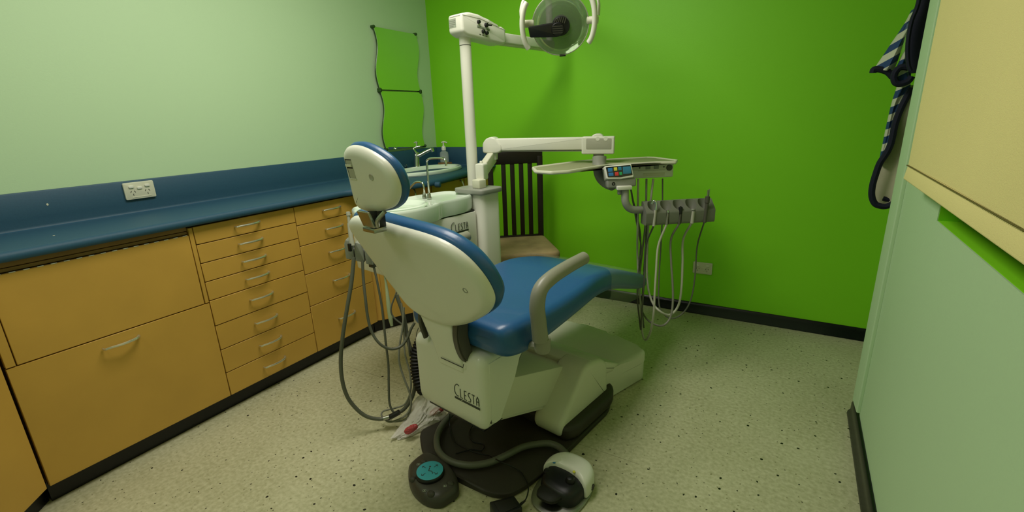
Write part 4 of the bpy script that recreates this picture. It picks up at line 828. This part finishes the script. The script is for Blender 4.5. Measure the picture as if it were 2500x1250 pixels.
h4=thing('spare_handpiece','pale green handpiece hanging on its hose beside the cabinet corner','handpiece',(0.9971,-1.614,0.5526))
P('body',mat('pale_green_plastic','A9B58F',.4),h4,lambda b:tube(b,[(0.9821,-1.607,0.6009),(0.9966,-1.617,0.5441),(1.01,-1.63,0.4839),(1.025,-1.642,0.4237),(1.035,-1.648,0.3875)],lambda s:.0035+.0065*min(1,s*1.8)-.004*max(0,s-.75)*4,12,4))
P('hose',HOSED,h4,lambda b:tube(b,[(0.9826,-1.607,0.5975),(0.9853,-1.575,0.6521),(1.033,-1.564,0.6363),(1.06,-1.61,0.561),(1.058,-1.661,0.4853),(1.073,-1.667,0.4431),(1.12,-1.653,0.3996),(1.142,-1.668,0.3536),(1.156,-1.682,0.2869)],.0036,8,5))
bundle=[('thick dark hose at the back of the bundle falling behind the housing',[(968,720,2.0),(985,770,2.0),(996,830,2.0),(1010,880,2.01),(1014,930,2.02),(1006,970,2.03),(985,1000,2.03),(962,1010,2.02)],.0085,HOSED),
('grey hose in the middle of the bundle beside the corrugated duct',[(980,740,1.98),(986,800,1.98),(988,860,1.98),(1000,910,1.98),(1003,950,1.99),(990,985,2.0),(965,1000,2.0),(935,1004,2.0),(932,1018,1.99),(950,1030,1.99),(985,1030,1.99),(1000,1010,1.99),(1005,985,1.99)],.0038,HOSE),
('light grey hose at the front of the bundle with a loose coil on the floor',[(986,750,1.97),(983,800,1.97),(976,840,1.97),(974,880,1.97),(985,920,1.97),(997,950,1.975),(1004,975,1.98),(1000,1000,1.985),(985,1020,1.985),(955,1034,1.98),(938,1028,1.98)],.0044,HOSE)]
for lab,pp,r,m in ([[(1.071,-1.636,0.5346),(1.107,-1.644,0.45),(1.135,-1.661,0.3491),(1.16,-1.665,0.2599),(1.17,-1.678,0.1704),(1.159,-1.697,0.09781),(1.133,-1.73,0.04826),(1.107,-1.761,0.03869)],[(1.107,-1.648,0.5078),(1.128,-1.67,0.4083),(1.143,-1.695,0.3089),(1.171,-1.707,0.2255),(1.176,-1.716,0.1538),(1.157,-1.737,0.09063),(1.122,-1.764,0.07379),(1.08,-1.793,0.0622),(1.084,-1.808,0.0484),(1.113,-1.798,0.02736),(1.165,-1.766,0.02856),(1.183,-1.745,0.05755),(1.186,-1.73,0.09547)],[(1.125,-1.654,0.4947),(1.13,-1.679,0.4126),(1.128,-1.703,0.3473),(1.133,-1.723,0.2816),(1.157,-1.731,0.2151),(1.177,-1.731,0.1623),(1.189,-1.733,0.1178),(1.185,-1.744,0.07379),(1.166,-1.766,0.04486),(1.128,-1.8,0.02985),(1.101,-1.813,0.0408)]] and []): pass
BP3=[[(1.071,-1.636,0.5346),(1.107,-1.644,0.45),(1.135,-1.661,0.3491),(1.16,-1.665,0.2599),(1.17,-1.678,0.1704),(1.159,-1.697,0.09781),(1.133,-1.73,0.04826),(1.107,-1.761,0.03869)],[(1.107,-1.648,0.5078),(1.128,-1.67,0.4083),(1.143,-1.695,0.3089),(1.171,-1.707,0.2255),(1.176,-1.716,0.1538),(1.157,-1.737,0.09063),(1.122,-1.764,0.07379),(1.08,-1.793,0.0622),(1.084,-1.808,0.0484),(1.113,-1.798,0.02736),(1.165,-1.766,0.02856),(1.183,-1.745,0.05755),(1.186,-1.73,0.09547)],[(1.125,-1.654,0.4947),(1.13,-1.679,0.4126),(1.128,-1.703,0.3473),(1.133,-1.723,0.2816),(1.157,-1.731,0.2151),(1.177,-1.731,0.1623),(1.189,-1.733,0.1178),(1.185,-1.744,0.07379),(1.166,-1.766,0.04486),(1.128,-1.8,0.02985),(1.101,-1.813,0.0408)]]
for (lab,_,r,m),pp in zip(bundle,BP3):
    h=thing('loose_hose',lab,'hose',pp[0]); P('tubing',m,h,lambda b:tube(b,pp,r,10,5))
cd=thing('corrugated_duct','black corrugated cable duct hanging left of the rear housing','duct',(1.199,-1.652,0.3017))
cpts=[(1.198,-1.616,0.3715),(1.184,-1.635,0.3388),(1.175,-1.658,0.2893),(1.182,-1.674,0.2309),(1.197,-1.682,0.1804),(1.208,-1.67,0.1269)]
def corr(b):
    Pc=catmull(cpts,22); N=len(Pc); Ltot=sum((Pc[i+1]-Pc[i]).length for i in range(N-1))
    tube(b,Pc,lambda s:.026+.0035*math.sin(s*2*PI*22),14,1)
P('duct',RUB,cd,corr)
fc_=thing('hanging_wire','thin black wire looping beside the corrugated duct','wire',(1.198,-1.66,0.4188))
P('wire',BLACK,fc_,lambda b:tube(b,[(1.194,-1.652,0.4145),(1.19,-1.663,0.3903),(1.193,-1.67,0.3624),(1.196,-1.664,0.3412)],.0015,6,4))
# ================================================================ FOOT CONTROLLER (dial)
ZR=.045
fo=[(1.383,-1.975,0.02),(1.37,-1.947,0.02),(1.374,-1.89,0.02),(1.397,-1.87,0.02),(1.471,-1.876,0.02),(1.548,-1.91,0.02),(1.588,-1.944,0.02),(1.606,-1.972,0.02),(1.6,-2.006,0.02),(1.584,-2.041,0.02),(1.536,-2.057,0.02),(1.477,-2.046,0.02),(1.425,-2.017,0.02)]
fcn=thing('foot_controller','dark foot controller with a turquoise dial on the floor','foot control',tuple(sum((Vector(p) for p in fo),Vector())/len(fo)-ZZ*.02))
fol=[(p[0],p[1]) for p in fo]
def fbody(b):
    c=sum((Vector(p) for p in fol),Vector((0,0)))/len(fol); cl=catmull([(x,y,0) for x,y in fol],3,True); t=bmesh.new(); rings=[]
    for k,z in ((.97,0),(1,.004),(1,.020),(.98,.030),(.90,.040),(.80,.046),(.5,.0475)): rings.append([Vector((c.x+(p.x-c.x)*k,c.y+(p.y-c.y)*k,z)) for p in cl])
    loft(t,rings); bmesh.ops.recalc_face_normals(t,faces=t.faces[:]); merge(b,t,I4)
P('body',CTRL,fcn,fbody)
DCn=Vector((1.486,-1.972,0.063))
# dial frame: picture upright direction follows the direction away from the camera
dvx=Vector((math.cos(R(31)),math.sin(R(31)),0)); dvx=Vector((.80,.60,0)).normalized(); DM=fr((DCn.x,DCn.y,.047),dvx,ZZ.cross(dvx))
P('dial_rim',BLACK,fcn,lambda b:lathe(b,DM,[(0,0),(.050,0),(.051,.006),(.050,.012),(.047,.015),(0,.015)],36))
P('dial_face',TEAL,fcn,lambda b:lathe(b,DM,[(0,.0150),(.0465,.0150),(.0465,.0158),(.045,.0162),(0,.0162)],40))
def icon(b):
    z=.0166
    def st(pts,r=.0010): tube(b,[DM@Vector((x,y,z)) for x,y in pts],r,6,1,flat=.5,up=(0,0,1))
    for sx,sy in ((-1,1),(1,1),(-1,-1),(1,-1)):
        o=(sx*.014,sy*.013); e=(sx*.027,sy*.023); st([o,e]); st([(e[0]-sx*.008,e[1]),e,(e[0],e[1]-sy*.008)])
    st([(-.001,.012),(-.004,-.002),(.007,-.006),(.011,-.018)],.0016)
    lathe(b,DM@T(.0,.018,z-.0004),[(0,0),(.0032,0),(.0032,.0006),(0,.0006)],12)
P('dial_icons',LOGO,fcn,icon)
for q in [(1.422,-1.933,0.05),(1.444,-2.018,0.05),(1.545,-2.038,0.05),(1.574,-1.972,0.05)]:
    P('button',CTRL,fcn,lambda b:lathe(b,T(q[0],q[1],.040),[(0,0),(.013,0),(.0125,.006),(.009,.010),(0,.0115)],18,1.1,.9))
def marks(b):
    for q in [(1.416,-1.955,0.048),(1.567,-1.992,0.048),(1.519,-2.041,0.048)]:
        c=Vector((q[0],q[1],.0462)); Fm=fr(c,dvx,ZZ.cross(dvx))
        for lo,hi in (((-.006,-.0045,0),(-.005,.0045,.0012)),((.005,-.0045,0),(.006,.0045,.0012)),((-.006,.0035,0),(.006,.0045,.0012)),((-.006,-.0045,0),(.006,-.0035,.0012)),((-.002,-.002,0),(.002,.002,.0012))): box(b,Fm,lo,hi)
P('button_marks',LABEL,fcn,marks)
# ================================================================ FOOT PEDAL
PC=Vector((1.905,-1.775,0)); pd=Vector((1.872,-1.903,0.03))-Vector((1.911,-1.658,0.03)); pd.z=0; pd.normalize(); PF=fr(PC,pd,ZZ.cross(pd))  # x to the toe side (lower left in the photo)
fp_=thing('foot_pedal','rheostat foot pedal with white cover and black tread at bottom right of the chair','foot pedal',tuple(PC))
P('base_plate',STEEL,fp_,lambda b:prism(b,PF,[tuple(p)[:2] for p in catmull([(-.11,0,0),(-.08,.075,0),(0,.095,0),(.09,.085,0),(.125,.02,0),(.11,-.05,0),(.04,-.085,0),(-.05,-.085,0),(-.095,-.05,0)],4,True)],0,.010,.003))
def dome(b,out,prof,c=(0,0)):
    cl=catmull([(x,y,0) for x,y in out],5,True); cc=Vector((c[0],c[1],0)); t=bmesh.new(); rings=[[cc+(p-cc)*k+ZZ*z for p in cl] for k,z in prof]
    loft(t,rings); bmesh.ops.recalc_face_normals(t,faces=t.faces[:]); merge(b,t,PF)
P('tread_body',BLACK,fp_,lambda b:dome(b,[(-.06,.074),(0,.082),(.055,.07),(.07,.02),(.055,-.05),(.0,-.072),(-.06,-.068),(-.07,0)],[(1,.010),(1,.030),(.96,.048),(.85,.058),(.6,.062)],(-.01,0)))
P('white_cover',WHITE,fp_,lambda b:dome(b,[(-.112,.0),(-.105,.05),(-.07,.082),(-.01,.088),(-.022,.04),(-.028,0),(-.022,-.05),(-.005,-.082),(-.06,-.084),(-.10,-.055)],[(1,.012),(1.02,.030),(1.0,.056),(.93,.070),(.80,.077),(.5,.081)],(-.065,0)))
P('tread_flap',RUB,fp_,lambda b:dome(b,[(.02,.035),(.075,.04),(.105,.02),(.105,-.03),(.07,-.045),(.02,-.035)],[(.9,.030),(1,.036),(.98,.044),(.85,.049),(.4,.050)],(.06,0)))
P('stud',BLACK,fp_,lambda b:lathe(b,PF@T(.005,.035,.058),[(0,-.01),(.014,-.01),(.016,0),(.0165,.010),(.012,.020),(0,.024)],18))
P('stud',BLACK,fp_,lambda b:lathe(b,PF@T(.005,-.058,.046),[(0,-.01),(.014,-.01),(.016,0),(.014,.010),(.008,.014),(0,.014)],18))
P('blue_dot',PBLUE,fp_,lambda b:lathe(b,PF@T(-.026,-.052,.073),[(0,0),(.006,0),(.006,.0025),(0,.003)],14))
P('yellow_dot',PYEL,fp_,lambda b:lathe(b,PF@T(-.026,.030,.075),[(0,0),(.005,0),(.005,.0025),(0,.003)],14))
P('side_port',BLACK,fp_,lambda b:cyl(b,PF@Vector((-.05,.083,.028)),PF@Vector((-.05,.091,.028)),.011,14))
# ================================================================ FLOOR HOSE, WIRES, ADAPTER
fh=thing('floor_hose','thick grey hose looping over the black floor plate to the foot pedal','hose',(1.635,-1.806,0.03))
P('tubing',HOSED,fh,lambda b:tube(b,[(1.343,-1.636,0.05812),(1.342,-1.711,0.045),(1.37,-1.79,0.045),(1.417,-1.848,0.045),(1.469,-1.878,0.045),(1.527,-1.884,0.045),(1.587,-1.866,0.045),(1.638,-1.822,0.045),(1.671,-1.763,0.045),(1.702,-1.695,0.045),(1.742,-1.654,0.045),(1.782,-1.629,0.045),(1.819,-1.628,0.045),(1.854,-1.645,0.045),(1.888,-1.671,0.045)],.0125,14,5))
w1=thing('black_wire','thin black power wire crossing the floor plate to the adapter','wire',(1.623,-1.788,0.03))
P('wire',BLACK,w1,lambda b:tube(b,[(1.353,-1.686,0.07224),(1.365,-1.706,0.03),(1.435,-1.77,0.03),(1.491,-1.787,0.03),(1.558,-1.787,0.03),(1.607,-1.777,0.03),(1.683,-1.819,0.064),(1.733,-1.789,0.03),(1.776,-1.812,0.03),(1.811,-1.846,0.03),(1.828,-1.894,0.03),(1.822,-1.917,0.03)],.0022,8,5))
w2=thing('black_wire','thin black wire coiled on the floor plate under the housing','wire',(1.488,-1.7,0.03))
P('wire',BLACK,w2,lambda b:tube(b,[(1.504,-1.634,0.031),(1.451,-1.647,0.031),(1.461,-1.701,0.031),(1.507,-1.742,0.031),(1.552,-1.737,0.031),(1.566,-1.769,0.031),(1.528,-1.784,0.031),(1.489,-1.831,0.031)],.0028,8,5))
ab=[(1.733,-1.971,0.045),(1.791,-1.908,0.045),(1.841,-1.939,0.045),(1.794,-2.013,0.045)]
pa=thing('power_adapter','black mains power adapter on the floor at the bottom edge of the photo','power adapter',ab[0][:2]+(0,))
a0,a1,a2,a3=[Vector(p) for p in ab]; AF=fr((a0.x,a0.y,0),a1-a0,ZZ)
P('case',BLACK,pa,lambda b:prism(b,I4,[tuple(p)[:2] for p in rnd([a0,a1,a2,a3],.006,3)],0,.040,.004))
P('label_panel',RUB,pa,lambda b:prism(b,I4,[tuple(p)[:2] for p in rnd([a0.lerp(a2,.15),a1.lerp(a3,.15),a2.lerp(a0,.15),a3.lerp(a1,.15)],.004,3)],.0395,.042,.001))
P('cable_boot',RUB,pa,lambda b:cyl(b,a2*.5+a1*.5-ZZ*.025,(1.824,-1.893,0.02),.005,10,.003))
# ================================================================ PLASTIC BAG
bgp=(1.216,-1.738,0)
bg=thing('plastic_bag','crumpled thin white plastic bag with red print on the floor beside the plate','bag',tuple(bgp))
def bag(b,pts_low,seed,amp,zt):
    t=bmesh.new(); bmesh.ops.create_icosphere(t,subdivisions=5,radius=1)
    for v in t.verts:
        p=v.co.copy(); n=noise.noise(p*1.3+Vector((seed,0,0)))*.38+abs(noise.noise(p*3.1+Vector((0,seed,0))))*-.30+abs(noise.noise(p*7+Vector((0,0,seed))))*-.12
        v.co=p*(1+amp*n)
    return t
def bagf(b):
    t=bag(b,None,3.3,1.0,.1); a=Vector((1.195,-1.857,0)); c=Vector((1.236,-1.597,0)); ax=(c-a); L=ax.length; M=fr((a+c)/2,ax,ZZ.cross(ax))
    for v in t.verts:
        s=(v.co.x+1)/2; v.co=Vector((v.co.x*L*.5,v.co.y*(.025+.085*s),max(0,(v.co.z+.62)*(.015+.115*s*s))))
    merge(b,t,M)
P('bag',BAGM,bg,bagf)
def red(b,q,sx,sy,sz,seed):
    t=bag(b,None,seed,.5,.1)
    for v in t.verts: v.co=Vector((v.co.x*sx,v.co.y*sy,v.co.z*sz))
    merge(b,t,fr(q,(.5,.8,.2),(-.8,.5,.3)))
P('red_print',RED,bg,lambda b:(red(b,(1.251,-1.813,0.045),.030,.014,.016,1.1)))
P('red_print',RED,bg,lambda b:(red(b,(1.275,-1.673,0.055),.040,.016,.014,4.1)))
